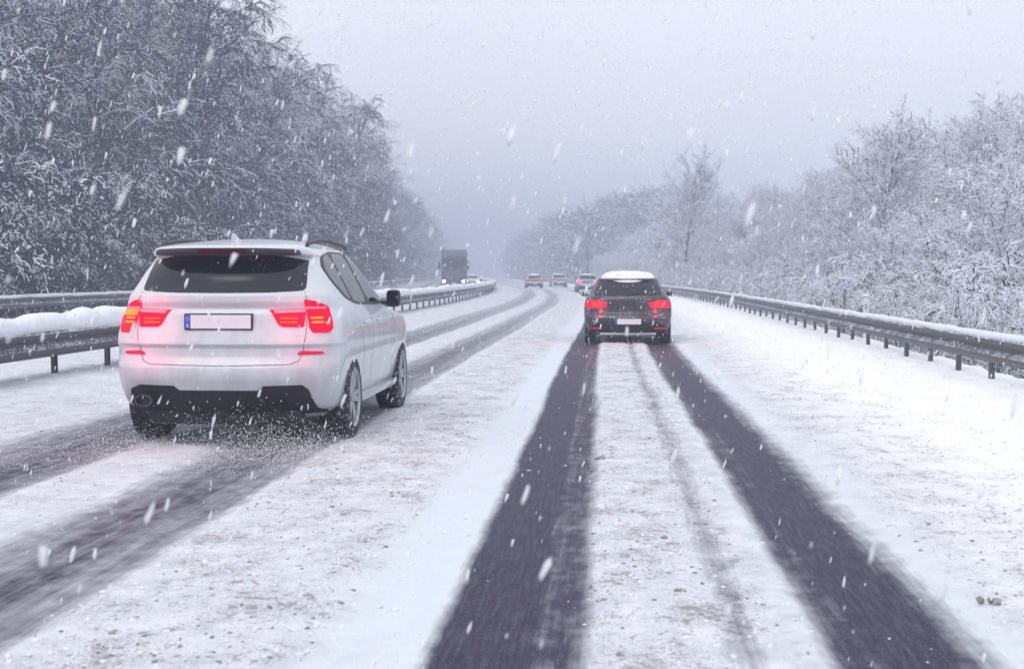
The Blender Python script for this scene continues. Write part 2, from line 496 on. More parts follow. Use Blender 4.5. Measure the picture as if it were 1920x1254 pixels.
def snow_cap(ys, s, z0, w, h, seed, side=1, lean=0.0):
    v = []; f = []; n = 9
    g = np.random.default_rng(seed)
    ph = g.random(6) * 40
    for Y in ys:
        x, y = on_road(s, Y)
        k = float(0.72 + 0.9 * vnoise(np.array([Y * 0.8 + ph[0]]), np.array([ph[1]]))[0] * 0.6 + 0.5 * (vnoise(np.array([Y * 2.7 + ph[2]]), np.array([ph[3]]))[0] - 0.5))
        sh = float(lean + 0.03 * (vnoise(np.array([Y * 1.1 + ph[4]]), np.array([ph[5]]))[0] - 0.5))
        drop = 0.02 + 0.05 * float(vnoise(np.array([Y * 1.7 + ph[3]]), np.array([ph[0]]))[0])
        for i in range(n):
            t = math.pi * i / (n - 1)
            xx = -math.cos(t) * w * (0.9 + 0.2 * k); zz = math.sin(t) ** 0.7 * h * k - (drop if i in (0, n - 1) else 0)
            v.append((x + xx + sh, y, z0 + zz))
    for i in range(len(ys) - 1):
        for k in range(n - 1):
            f.append((i * n + k, i * n + k + 1, (i + 1) * n + k + 1, (i + 1) * n + k))
        f.append((i * n + n - 1, i * n, (i + 1) * n, (i + 1) * n + n - 1))
    f.append(tuple(range(n))[::-1]); f.append(tuple((len(ys) - 1) * n + k for k in range(n)))
    return v, f

def post_mesh():
    m = MB()   # sigma post: web with two flanges
    m.box(-0.028, -0.020, -0.05, 0.05, -0.6, 0.60)
    m.box(-0.020, 0.028, -0.05, -0.043, -0.6, 0.598)
    m.box(-0.020, 0.028, 0.043, 0.05, -0.6, 0.598)
    me = bpy.data.meshes.new('post'); me.from_pydata(m.v, [], m.f); me.update(); me.materials.append(M['post_metal'])
    return me
POST = post_mesh()

def guard_rail(label, s, z0, side, y0, y1, spacing, post_to, cap_h, cap_w, seed, ystep=1.0, double=False):
    x, y = on_road(s, y0)
    root = empty('guard_rail', (0, 0, 0))
    tag(root, label, 'guard rail', 'steel crash barriers along the motorway')
    ys = [y0]
    while ys[-1] < y1: ys.append(ys[-1] + max(ystep * 0.5, 0.012 * abs(ys[-1])))
    MB().add(*sweep(beam_profile(), ys, s, z0, side)).build('beam', M['rail_metal'], root, smooth=True, angle=28)
    if double:
        MB().add(*sweep(beam_profile(), ys, s - 0.32 * (-side), z0, -side)).build('beam', M['rail_metal'], root, smooth=True, angle=28)
    k = 0
    Y = y0 + 0.4
    while Y < post_to:
        px, py = on_road(s + side * (0.16 if double else 0.065), Y)
        p = bpy.data.objects.new('post', POST); C.objects.link(p); p.parent = root
        p.location = (px, py, z0 + 0.36 - 0.60 + 0.0); p.rotation_euler = (R(rnd.uniform(-1.2, 1.2)), R(rnd.uniform(-1.2, 1.2)), heading(Y))
        Y += spacing; k += 1
    ys2 = [y0]
    while ys2[-1] < y1: ys2.append(ys2[-1] + max(0.10, 0.006 * abs(ys2[-1])))
    MB().add(*snow_cap(ys2, s + side * (0.14 if double else 0.0), z0 + 0.362, cap_w, cap_h, seed)).build('snow_cap', M['snow_cap'], root, smooth=True)
    return root

guard_rail('dark steel crash barrier with a thin snow crest along the right-hand shoulder', 4.83, 0.29, 1, 6.0, 330, 1.73, 150, 0.034, 0.046, 1)
guard_rail('median crash barrier loaded with a thick white snow crest beside the left lane', -7.17, 0.345, -1, 8.0, 330, 2.0, 170, 0.20, 0.17, 2, double=True)
guard_rail('far crash barrier on the other side of the opposite carriageway below the dark trees', -18.4, 0.36, -1, 30.0, 300, 2.6, 130, 0.06, 0.06, 3)

# ------------------------------------------------------------------ trees
def nrm(v): return v / np.maximum(np.linalg.norm(v, axis=-1, keepdims=True), 1e-9)
def grow(p, d, L, nseg, droop, wander, g):
    """batch of polylines: returns pts (B, nseg+1, 3) and end directions"""
    B = len(p); pts = np.empty((B, nseg + 1, 3)); pts[:, 0] = p; d = nrm(d)
    st = (L / nseg)[:, None]
    dirs = np.empty((B, nseg + 1, 3)); dirs[:, 0] = d
    for i in range(nseg):
        d = d + g.normal(0, wander, (B, 3))
        d[:, 2] -= droop * (i + 1) / nseg
        d = nrm(d)
        pts[:, i + 1] = pts[:, i] + d * st
        dirs[:, i + 1] = d
    return pts, dirs
def spawn(pts, dirs, n, t0, t1, g, ang, lenf, L):
    """n children on each of the B parents"""
    B, m, _ = pts.shape
    t = t0 + (t1 - t0) * (np.arange(n)[None, :] + g.random((B, n))) / n
    f = t * (m - 1); i = np.minimum(f.astype(int), m - 2); w = (f - i)[..., None]
    b = np.arange(B)[:, None]
    p = pts[b, i] * (1 - w) + pts[b, i + 1] * w
    d = dirs[b, i]
    r = g.normal(0, 1, (B, n, 3)); r = nrm(r - (r * d).sum(-1, keepdims=True) * d)
    a = g.normal(ang, 0.22, (B, n, 1))
    nd_ = d * np.cos(a) + r * np.sin(a)
    ln = L[:, None] * lenf * (1.1 - 0.6 * t) * g.uniform(0.6, 1.3, (B, n))
    return p.reshape(-1, 3), nd_.reshape(-1, 3), ln.ravel()
def diamonds(pts, r0, r1, snow_p, g, cap=1.35, under=0.0):
    B, n, _ = pts.shape
    d = np.empty_like(pts); d[:, :-1] = pts[:, 1:] - pts[:, :-1]; d[:, -1] = d[:, -2]; d = nrm(d)
    up = np.array([0.0, 0, 1]) + g.normal(0, 0.12, (B, 1, 3))
    side = nrm(np.cross(d, np.broadcast_to(up, d.shape))); top = np.cross(side, d)
    t = np.linspace(0, 1, n)[None, :, None]
    rr = (np.asarray(r0).reshape(-1, 1, 1) * (1 - t) + np.asarray(r1).reshape(-1, 1, 1) * t)
    ring = np.stack([pts + side * rr, pts + top * rr * cap, pts - side * rr, pts - top * rr * 0.8], 2)   # B,n,4,3
    V = ring.reshape(-1, 3)
    base = (np.arange(B)[:, None, None] * n + np.arange(n - 1)[None, :, None]) * 4
    k = np.arange(4)[None, None, :]; k2 = (k + 1) % 4
    F = np.stack([base + k, base + k2, base + 4 + k2, base + 4 + k], -1).reshape(-1, 4)
    pp = np.asarray(snow_p, float).reshape(-1, 1) if np.ndim(snow_p) else snow_p
    sn = (g.random((B, n - 1)) < pp).astype(int)
    un = (g.random((B, n - 1)) < under).astype(int)
    mi = np.stack([sn, sn, un, un], -1).reshape(-1)
    return V, F, mi
def tube_np(pts, rad, k=6):
    B, n, _ = pts.shape
    d = np.empty_like(pts); d[:, :-1] = pts[:, 1:] - pts[:, :-1]; d[:, -1] = d[:, -2]; d = nrm(d)
    ref = np.array([1.0, 0.13, 0.07]); a = nrm(np.cross(d, np.broadcast_to(ref, d.shape))); c = np.cross(d, a)
    th = np.arange(k) * 2 * math.pi / k
    ring = pts[:, :, None] + rad[:, :, None, None] * (a[:, :, None] * np.cos(th)[None, None, :, None] + c[:, :, None] * np.sin(th)[None, None, :, None])
    V = ring.reshape(-1, 3)
    base = (np.arange(B)[:, None, None] * n + np.arange(n - 1)[None, :, None]) * k
    i = np.arange(k)[None, None, :]; i2 = (i + 1) % k
    return V, np.stack([base + i, base + i2, base + k + i2, base + k + i], -1).reshape(-1, 4)
def cat(parts):
    V = []; F = []; Mi = []; o = 0
    for v, f, m in parts:
        V.append(v); F.append(f + o); Mi.append(m); o += len(v)
    return np.concatenate(V), np.concatenate(F), np.concatenate(Mi)

def tree_meshes(seed, H, stems, n1, n2, n3, spread, snow_p, droop=0.25, thick=1.0, low=0.10, lean=0.12, twig=0.016, rise=0.9, under=0.0, vary=1.0, vary_on=False):
    g = np.random.default_rng(seed)
    p0 = np.concatenate([g.normal(0, 0.12 * (stems > 1), (stems, 2)), -0.35 * np.ones((stems, 1))], 1)
    az = np.arange(stems) * 2 * math.pi / stems + g.random() * 6
    ln = lean * g.uniform(0.5, 1.3, stems)
    d0 = np.stack([np.cos(az) * ln, np.sin(az) * ln, np.ones(stems)], 1)
    Ls = H * g.uniform(0.80, 0.92, stems)
    tp, td = grow(p0, d0, Ls, 9, -0.01, 0.055, g)
    tr = (0.011 * H * thick / math.sqrt(stems)) * (1 - 0.86 * np.linspace(0, 1, 10))[None, :] * g.uniform(0.8, 1.1, (stems, 1))
    tV, tF = tube_np(tp, tr, 7)
    # limbs
    B = stems; n = n1
    t = low + (0.995 - low) * ((np.arange(n)[None, :] + g.random((B, n))) / n) ** 0.72
    f = t * 9; i = np.minimum(f.astype(int), 8); w = (f - i)[..., None]; b = np.arange(B)[:, None]
    p = (tp[b, i] * (1 - w) + tp[b, i + 1] * w).reshape(-1, 3)
    az = (np.arange(n)[None, :] * 2.4 + g.random((B, 1)) * 6 + g.normal(0, 0.4, (B, n))).ravel()
    tt = t.ravel()
    el = np.clip(0.25 + rise * tt + g.normal(0, 0.18, B * n), -0.1, 1.35)
    d = np.stack([np.cos(az) * np.cos(el), np.sin(az) * np.cos(el), np.sin(el)], 1) + np.repeat(td[:, 4], n, 0) * 0.15
    L1 = H * spread * (0.50 + 0.8 * np.sin(np.clip(0.18 + tt * 0.74, 0, 1) * math.pi) ** 0.8) * g.uniform(0.7, 1.2, B * n)
    p1, dd1 = grow(p, d, L1, 7, droop * 0.9, 0.10, g)
    pa, da, La = spawn(p1, dd1, n2, 0.15, 1.0, g, 0.75, 0.48, L1)
    La = np.clip(La, 0.35, None)
    p2, dd2 = grow(pa, da, La, 4, droop * 1.3, 0.14, g)
    pb, db, Lb = spawn(p2, dd2, n3, 0.1, 1.0, g, 0.75, 0.55, La)
    Lb = np.clip(Lb, 0.25, 1.4)
    p3, dd3 = grow(pb, db, Lb, 3, droop * 1.8, 0.20, g)
    # snow lies thicker on some limbs and towards the top; sheltered low branches stay dark
    lf = np.where(g.random(len(p1)) < 0.45, g.uniform(0.1, 0.5, len(p1)), g.uniform(1.0, 1.7, len(p1)))
    def sp(pts, f): return np.clip(snow_p * f * (vary + (1.25 - vary) * np.clip(pts[:, -1, 2] / H, 0, 1)), 0, 1)
    f2 = np.repeat(lf, n2); f3 = np.repeat(f2, n3)
    if not vary_on: lf, f2, f3 = lf * 0 + 1, f2 * 0 + 1, f3 * 0 + 1
    r1 = 0.0035 * H * thick * (1.15 - 0.75 * tt)
    parts = []
    parts.append(diamonds(p1, r1, np.full(len(p1), twig * 1.3), sp(p1, lf) * (0.45 if vary_on else 0.75), g, 1.15, under * .6))
    parts.append(diamonds(p2, np.full(len(p2), twig * 1.5), np.full(len(p2), twig * 0.9), sp(p2, f2) * 0.9, g, 1.3, under))
    parts.append(diamonds(p3, np.full(len(p3), twig * 1.0), np.full(len(p3), twig * 0.5), sp(p3, f3), g, 1.45, under))
    V, F, mi = cat(parts)
    trunk = np_mesh('trunk', tV, tF); trunk.materials.append(M['trunk_bark'])
    trunk.polygons.foreach_set('use_smooth', np.ones(len(trunk.polygons), dtype=bool))
    crown = np_mesh('crown', V, F, mi); crown.materials.append(M['twig_bark']); crown.materials.append(M['twig_snow'])
    return trunk, crown

TALL = [tree_meshes(100 + i, 17.0, [1, 2, 3, 1, 2][i], [34, 17, 12, 36, 18][i], 11, 10, 0.25, 0.62, droop=0.34, lean=0.10, twig=0.018, thick=1.5, vary=0.30, vary_on=True, under=0.12) for i in range(5)]
SHRUB = [tree_meshes(200 + i, 4.2, 6, 6, 8, 8, 0.30, 0.90, droop=0.42, thick=1.5, low=0.08, lean=0.40, twig=0.014, under=0.45) for i in range(4)]
SHRUB_L = [tree_meshes(250 + i, 4.2, 6, 6, 8, 7, 0.30, 0.55, droop=0.42, thick=1.5, low=0.08, lean=0.40, twig=0.016, vary=0.6, vary_on=True) for i in range(3)]
FROST = [tree_meshes(500 + i, 12.0, [2, 3, 1][i], [16, 12, 30][i], 11, 9, 0.28, 0.97, droop=0.14, thick=0.9, low=0.12, lean=0.16, twig=0.022, under=0.6) for i in range(3)]
BUSHY = [tree_meshes(300 + i, 7.5, [4, 3, 5][i], [10, 13, 8][i], 10, 9, 0.30, 0.97, droop=0.16, thick=1.2, low=0.08, lean=0.30, twig=0.017, rise=0.8, under=0.65) for i in range(3)]
THIN = [tree_meshes(400 + i, 11.0, 1, 30, 11, 9, 0.30, 0.96, droop=0.05, thick=0.9, low=0.20, lean=0.10, twig=0.017, rise=0.90, under=0.5) for i in range(2)]

def place(kind, proto, s, Y, scale, label, group, cat_, name, sink=0.1, zs=1.0, x=None):
    xx, yy = on_road(s, Y)
    z = float(bank(np.array([s]), np.array([Y]))[0]) - 0.07
    root = empty(name, (xx, yy, z - sink * 0.0), rnd.uniform(0, 6.28))
    root.scale = (scale, scale, scale * zs)
    tag(root, label, cat_, group)
    for nm, me_ in zip(('trunk', 'crown'), proto):
        o = bpy.data.objects.new(nm, me_); C.objects.link(o); o.parent = root
    return root

def in_view(s, Y, margin=3.5):
    x, y = on_road(s, Y)
    r = -0.0675 * y
    return abs(x - r) < 0.36 * y + margin
ORD = ['first', 'second', 'third', 'fourth', 'fifth', 'sixth', 'seventh', 'eighth', 'ninth', 'tenth', 'eleventh', 'twelfth', 'thirteenth', 'fourteenth', 'fifteenth', 'sixteenth', 'seventeenth', 'eighteenth', 'nineteenth', 'twentieth']
# left: a wall of tall trees with drooping shrubs at its foot
Y = 46.0; k = 0; nf = 0
while Y < 255:
    gname = ('trees at the left edge of the wood' if Y < 62 else 'trees in the wood behind the SUV' if Y < 100 else 'hazier trees farther along the wood' if Y < 165 else 'faint trees at the distant end of the wood')
    deep = ('dark bare tree deep in the wood behind the front row at the left edge' if Y < 62 else
           'tall snow-laden tree deep in the wood above the white SUV roof' if Y < 100 else
           'hazy snow-dusted tree deep in the wood, right of the SUV roof' if Y < 165 else 'faint grey tree at the distant end of the wood near the lorry')
    front = deep
    s = -23.0 + rnd.uniform(-1.2, 1.2)
    if in_view(s, Y):
        if nf < 20:
            front = ('dark' if Y < 62 else 'tall' if Y < 100 else 'hazy') + ' snow-laden tree, ' + ORD[nf] + ' from the left in the wood\'s front row'
        else:
            front = 'faint snowy tree far along the front row of the left wood'
        nf += 1
        place('t', TALL[k % 5], s, Y, rnd.uniform(0.90, 1.08), front, 'front row of the left wood', 'tree', 'snowy_tree')
    s = -28.0 + rnd.uniform(-1.5, 1.5); Yb = Y + rnd.uniform(0, 3)
    if in_view(s, Yb): place('t', TALL[(k * 3 + 1) % 5], s, Yb, rnd.uniform(0.95, 1.12), deep, gname, 'tree', 'snowy_tree')
    s = -34.0 + rnd.uniform(-1.5, 1.5); Yb = Y + rnd.uniform(0, 3)
    if Y < 190 and in_view(s, Yb): place('t', TALL[(k * 2 + 2) % 5], s, Yb, rnd.uniform(0.95, 1.15), deep, gname, 'tree', 'snowy_tree')
    Y += rnd.uniform(4.2, 5.6) * (1 + 0.4 * (Y > 150)); k += 1
Y = 44.0; k = 0
while Y < 120:
    place('s', SHRUB_L[k % 3], -20.6 + rnd.uniform(-0.5, 0.4), Y, rnd.uniform(0.8, 1.5),
          ('drooping snowy shrub, ' + ORD[k] + ' from the left along the far barrier') if k < 12 else 'small hazy shrub behind the far barrier, hidden partly by the SUV', 'shrubs below the left wood', 'shrub', 'snowy_shrub')
    Y += rnd.uniform(1.8, 3.0) * (1 + (Y > 70)); k += 1

# right: pale shrubs on the bank behind the rail, thin trees above them
Y = 20.0; k = 0; nr_ = 0
while Y < 125:
    for j in range(2):
        s = 7.0 + j * 2.0 + rnd.uniform(-0.6, 0.7); Ys = Y + rnd.uniform(0, 1.2)
        if not in_view(s, Ys, 1.5): continue
        lab = ('white-frosted shrub higher up the bank at the right edge' if Y < 34 else 'frosted shrub on the bank behind the middle of the right barrier' if Y < 60 else 'hazy frosted shrub on the bank near the far end of the right barrier')
        if j == 0 and nr_ < 20:
            lab = 'low frosted shrub, ' + ORD[nr_] + ' from the right edge just behind the shoulder barrier'; nr_ += 1
        gname = 'frosted shrubs ' + ('at the right edge' if Y < 34 else 'on the right bank' if Y < 60 else 'far along the right bank')
        place('s', SHRUB[(k * 2 + j) % 4], s, Ys, rnd.uniform(0.45, 0.75) * (1 + 0.25 * j), lab, gname, 'shrub', 'snowy_shrub')
    Y += rnd.uniform(1.3, 2.0) * (1 + 0.02 * max(0, Y - 20)); k += 1
Y = 30.0; k = 0; nb = 0
while Y < 240:
    lab = ('bushy frosted tree high on the slope at the right edge' if Y < 62 else 'bushy frosted tree high on the slope, halfway along the right side' if Y < 110 else 'pale bushy tree fading into the snowfall on the right')
    gname = 'bushy trees ' + ('at the right edge' if Y < 62 else 'along the right slope' if Y < 110 else 'fading on the right')
    s = 11.5 + rnd.uniform(-1.0, 1.0)
    if in_view(s, Y, 2.0):
        l2 = lab
        if nb < 16: l2 = 'bushy white-frosted tree low on the right slope, ' + ORD[nb] + ' from the right edge'; nb += 1
        place('b', BUSHY[k % 3], s, Y, rnd.uniform(0.50, 0.72), l2, gname, 'tree', 'frosted_tree')
    s = 16.0 + rnd.uniform(-1.5, 1.5); Yb = Y + rnd.uniform(0, 3)
    if in_view(s, Yb, 2.0): place('b', BUSHY[(k + 1) % 3], s, Yb, rnd.uniform(0.66, 0.90), lab, gname, 'tree', 'frosted_tree')
    Y += rnd.uniform(2.8, 4.2) * (1 + 0.006 * Y); k += 1
Y = 66.0; k = 0
while Y < 260:
    lab = ('taller bare tree on the hazy right skyline, ' + ORD[k] + ' from the right') if k < 12 else 'grey tree in the far right treeline, almost lost in the snowfall'
    place('t', FROST[k % 3], 25.0 + rnd.uniform(-3, 3), Y, rnd.uniform(0.68, 0.84), lab, 'skyline trees on the right' if k < 12 else 'far treeline on the right', 'tree', 'skyline_tree')
    lm = ('frosted tree midway up the right slope, ' + ORD[k] + ' from the right') if k < 14 else 'faint frosted tree midway up the far part of the right slope'
    s2 = 19.5 + rnd.uniform(-1.5, 1.5)
    if in_view(s2, Y + 2, 2): place('t', FROST[(k + 1) % 3], s2, Y + 2, rnd.uniform(0.56, 0.70), lm, 'middle slope trees on the right', 'tree', 'frosted_tree')
    Y += rnd.uniform(4.2, 6.0) * (1 + .3 * (Y > 140)); k += 1
for (s, Y, sc, lab, pr) in ((12.5, 66, 0.84, 'slender bare tree with upward branches rising alone above the right bank', THIN[0]),
                            (9.3, 124, 1.12, 'dark round-headed tree standing beyond the dark hatchback on the right', THIN[1]),
                            (15.0, 60, 0.62, 'thin bare tree behind the bank shrubs, right of the slender one', THIN[1]),
                            (10.5, 140, 1.05, 'second dark tree just left beside the round-headed one', THIN[0])):
    place('x', pr, s, Y, sc, lab, 'single trees on the right bank', 'tree', 'bare_tree')

# the far woods merge into one mass
def far_wood(name, label, spots, seed):
    parts = []
    g = np.random.default_rng(seed)
    for (s, Y, h) in spots:
        x, y = on_road(s, Y)
        z = float(bank(np.array([s]), np.array([Y]))[0]) - 0.1
        n = 420
        t = g.random(n) ** 0.8
        a = g.random(n) * 6.28; r = np.sqrt(g.random(n)) * h * 0.28 * (0.4 + np.sin(np.clip(t * 0.9 + 0.1, 0, 1) * 3.14))
        p = np.stack([x + np.cos(a) * r, y + np.sin(a) * r, z + t * h], 1)
        d = np.stack([np.cos(a), np.sin(a), 0.6 + g.normal(0, 0.4, n)], 1)
        pts, _ = grow(p, d, h * 0.13 * g.uniform(0.6, 1.4, n), 2, 0.3, 0.25, g)
        parts.append(diamonds(pts, np.full(n, 0.06), np.full(n, 0.03), 0.6, g))
        tp, _ = grow(np.array([[x, y, z - 0.4]]), np.array([[0.0, 0, 1]]), np.array([h * 0.9]), 3, 0, 0.04, g)
        parts.append(diamonds(tp, np.array([0.18]), np.array([0.05]), 0.0, g))
    V, F, mi = cat(parts)
    tag(link_mesh(name, np_mesh(name, V, F, mi), [M['twig_bark'], M['twig_snow']]), label, kind='stuff')
far_wood('distant_wood', 'faint distant woods lost in the falling snow beyond the bend',
         [(-22 - 7 * j + rnd.uniform(-2, 2), 256 + 7 * i + rnd.uniform(-2, 2), rnd.uniform(14, 18)) for i in range(34) for j in range(3)] +
         [(11 + 8 * j + rnd.uniform(-2, 2), 236 + 7 * i + rnd.uniform(-2, 2), rnd.uniform(11, 15)) for i in range(38) for j in range(3)], 77)
# ------------------------------------------------------------------ vehicles
def mono(xs, ys):
    """monotone cubic interpolation"""
    xs = np.asarray(xs, float); ys = np.asarray(ys, float)
    h = np.diff(xs); d = np.diff(ys) / h; m = np.zeros(len(xs))
    m[0] = d[0]; m[-1] = d[-1]
    for i in range(1, len(xs) - 1):
        m[i] = 0 if d[i - 1] * d[i] <= 0 else 2 * d[i - 1] * d[i] / (d[i - 1] + d[i])
    def f(x):
        x = np.clip(np.asarray(x, float), xs[0], xs[-1]); i = np.clip(np.searchsorted(xs, x) - 1, 0, len(xs) - 2)
        t = (x - xs[i]) / h[i]
        return ((2 * t ** 3 - 3 * t ** 2 + 1) * ys[i] + (t ** 3 - 2 * t ** 2 + t) * h[i] * m[i] + (-2 * t ** 3 + 3 * t ** 2) * ys[i + 1] + (t ** 3 - t ** 2) * h[i] * m[i + 1])
    return f

class Shell:
    """car body as a stack of rounded plan outlines; every panel is laid on this surface"""
    def __init__(s, hw, yr, yf, Lr=0.46, Lf=0.7, mr=2.6, mf=2.4):
        s.hw = mono(*zip(*hw)); s.yr = mono(*zip(*yr)); s.yf = mono(*zip(*yf))
        s.z0 = max(hw[0][0], yr[0][0]); s.z1 = hw[-1][0]
        s.Lr, s.Lf, s.mr, s.mf = Lr, Lf, mr, mf
        s.knots = [k[0] for k in hw] + [k[0] for k in yr] + [k[0] for k in yf]
    def P(s, a, z):
        """a: 0 rear centre, 1 rear corner end, 2 front corner start, 3 front centre; negative = left side"""
        a = np.asarray(a, float); z = np.asarray(z, float)
        sg = np.where(a < 0, -1.0, 1.0); a = np.abs(a)
        hw = s.hw(z); yr = s.yr(z); yf = s.yf(z)
        ln = np.maximum(yf - yr, 0.02); Lr = np.minimum(s.Lr, 0.42 * ln); Lf = np.minimum(s.Lf, 0.42 * ln)
        th = np.clip(a, 0, 1) * math.pi / 2
        xr = np.sin(th) ** (2 / s.mr); y_r = yr + Lr * (1 - np.clip(np.cos(th), 0, 1) ** (2 / s.mr))
        tf = np.clip(3 - a, 0, 1) * math.pi / 2
        xf = np.sin(tf) ** (2 / s.mf); y_f = yf - Lf * (1 - np.clip(np.cos(tf), 0, 1) ** (2 / s.mf))
        ys = (yr + Lr) + (a - 1) * ((yf - Lf) - (yr + Lr))
        x = np.where(a <= 1, xr, np.where(a <= 2, 1.0, xf)); y = np.where(a <= 1, y_r, np.where(a <= 2, ys, y_f))
        return np.stack([sg * x * hw, y, z], -1)
    def N(s, a, z):
        e = 1e-3
        da = s.P(a + e, z) - s.P(a - e, z); dz = s.P(a, z + e) - s.P(a, z - e)
        n = np.cross(da, dz)
        return nrm(n)
    def a_of_x(s, x, z):
        u = np.clip(abs(x) / s.hw(z), 0, 1)
        return np.sign(x) * np.arcsin(u ** (s.mr / 2)) / (math.pi / 2)
    def a_of_y(s, y, z, side=1):
        yr = s.yr(z); yf = s.yf(z); ln = yf - yr
        Lr = np.minimum(s.Lr, 0.42 * ln); Lf = np.minimum(s.Lf, 0.42 * ln)
        return side * np.clip(1 + (y - yr - Lr) / (yf - Lf - yr - Lr), 0.3, 2.95)
    def body(s, nz=64, nr=18, ns=26):
        a = np.concatenate([np.linspace(0, 1, nr, endpoint=False), np.linspace(1, 2, ns, endpoint=False), np.linspace(2, 3, 16)])
        ring = np.concatenate([a, -a[-2:0:-1]])
        u = np.linspace(0, 1, nz); z = s.z0 + (s.z1 - s.z0) * (1 - (1 - u) ** 1.35)
        kn = np.array(s.knots); mid = np.sort(kn); mid = (mid[1:] + mid[:-1]) / 2
        z = np.concatenate([z, kn, mid]); z = np.unique(np.round(z[(z >= s.z0) & (z <= s.z1)], 4))
        z = z[np.concatenate([[True], np.diff(z) > 0.0015])]; nz = len(z)
        A, Zz = np.meshgrid(ring, z)
        Pt = s.P(A, Zz); n = len(ring)
        v = Pt.reshape(-1, 3).tolist(); f = []
        for i in range(nz - 1):
            for k in range(n):
                k2 = (k + 1) % n
                f.append((i * n + k, i * n + k2, (i + 1) * n + k2, (i + 1) * n + k))
        f.append(tuple(range(n))[::-1]); f.append(tuple((nz - 1) * n + k for k in range(n)))
        return v, f
    def panel(s, poly, off=0.004, depth=0.012, space='az', step=0.03, holes=None, bulge=0.0, side=1):
        """poly: outline in (a,z), (x,z) for space 'xz' or (y,z) for space 'yz'; laid on the shell with its own thickness"""
        bm = bmesh.new()
        vs = [bm.verts.new((p[0], 0, p[1])) for p in poly]
        bm.faces.new(vs)
        xs = [p[0] for p in poly]; zs = [p[1] for p in poly]
        st = step if space != 'az' else step * 0.8
        for lo, hi, ax, stp in ((min(xs), max(xs), 0, st), (min(zs), max(zs), 2, step)):
            n = int((hi - lo) / stp)
            for k in range(1, n + 1):
                c = lo + (hi - lo) * k / (n + 1)
                co = [0, 0, 0]; co[ax] = c; no = [0, 0, 0]; no[ax] = 1
                bmesh.ops.bisect_plane(bm, geom=bm.verts[:] + bm.edges[:] + bm.faces[:], plane_co=co, plane_no=no, dist=1e-6)
        q = np.array([[v.co.x, v.co.z] for v in bm.verts])
        if space == 'az': a = q[:, 0]
        elif space == 'xz': a = s.a_of_x(q[:, 0], q[:, 1])
        else: a = s.a_of_y(q[:, 0], q[:, 1], side)
        P = s.P(a, q[:, 1]); N = s.N(a, q[:, 1])
        cx, cz = (min(xs) + max(xs)) / 2, (min(zs) + max(zs)) / 2
        rr = np.clip(1 - ((q[:, 0] - cx) / (max(xs) - min(xs)) * 2) ** 2, 0, 1) * np.clip(1 - ((q[:, 1] - cz) / (max(zs) - min(zs)) * 2) ** 2, 0, 1)
        top = P + N * (off + bulge * rr)[:, None]; low = P + N * (off - depth)
        bm.verts.index_update()
        faces = [[v.index for v in f.verts] for f in bm.faces]
        border = [(e.verts[0].index, e.verts[1].index, e.link_faces[0]) for e in bm.edges if len(e.link_faces) == 1]
        n = len(q); V = top.tolist() + low.tolist(); F = []
        # orient faces outward
        f0 = faces[0]; nn = np.cross(top[f0[1]] - top[f0[0]], top[f0[2]] - top[f0[0]])
        flip = float(np.dot(nn, N[f0[0]])) < 0
        for f in faces: F.append(tuple(f[::-1]) if flip else tuple(f))
        for i, j, lf in border:
            idx = [v.index for v in lf.verts]; k = idx.index(i)
            fwd = idx[(k + 1) % len(idx)] == j
            if flip: fwd = not fwd
            F.append((i, i + n, j + n, j) if fwd else (j, j + n, i + n, i))
        bm.free()
        return MB().add(V, F)

def rpoly(x0, x1, z0, z1, r=0.02, n=4):
    pts = []
    for cx, cz, t0 in ((x1 - r, z0 + r, -90), (x1 - r, z1 - r, 0), (x0 + r, z1 - r, 90), (x0 + r, z0 + r, 180)):
        for k in range(n + 1):
            t = R(t0 + 90 * k / n); pts.append((cx + r * math.cos(t), cz + r * math.sin(t)))
    return pts
def smooth_poly(pts, it=2):
    for _ in range(it):
        o = []
        for i in range(len(pts)):
            a, b = pts[i], pts[(i + 1) % len(pts)]
            o += [(a[0] * .85 + b[0] * .15, a[1] * .85 + b[1] * .15), (a[0] * .15 + b[0] * .85, a[1] * .15 + b[1] * .85)]
        pts = o
    return pts
def mirror(poly): return [(-x, z) for x, z in reversed(poly)]

def ribbon(shell, path, w, off, space='xz', side=1):
    """thin seam strip along a path of (x,z) or (y,z) points on the shell"""
    v = []; f = []
    pts = []
    for i in range(len(path) - 1):
        (x0, z0), (x1, z1) = path[i], path[i + 1]
        n = max(1, int(math.hypot(x1 - x0, z1 - z0) / 0.03))
        pts += [(x0 + (x1 - x0) * k / n, z0 + (z1 - z0) * k / n) for k in range(n)]
    pts.append(path[-1])
    for i, (x, z) in enumerate(pts):
        a = pts[max(0, i - 1)]; b = pts[min(len(pts) - 1, i + 1)]
        l = math.hypot(b[0] - a[0], b[1] - a[1]) or 1
        nx, nz = -(b[1] - a[1]) / l * w / 2, (b[0] - a[0]) / l * w / 2
        for sg in (1, -1):
            xx, zz = x + sg * nx, z + sg * nz
            aa = float(shell.a_of_x(xx, zz) if space == 'xz' else shell.a_of_y(xx, zz, side))
            p = shell.P(aa, zz) + shell.N(aa, zz) * off
            v.append(tuple(p))
    for i in range(len(pts) - 1): f.append((2 * i, 2 * i + 1, 2 * i + 3, 2 * i + 2))
    return MB().add(v, f)

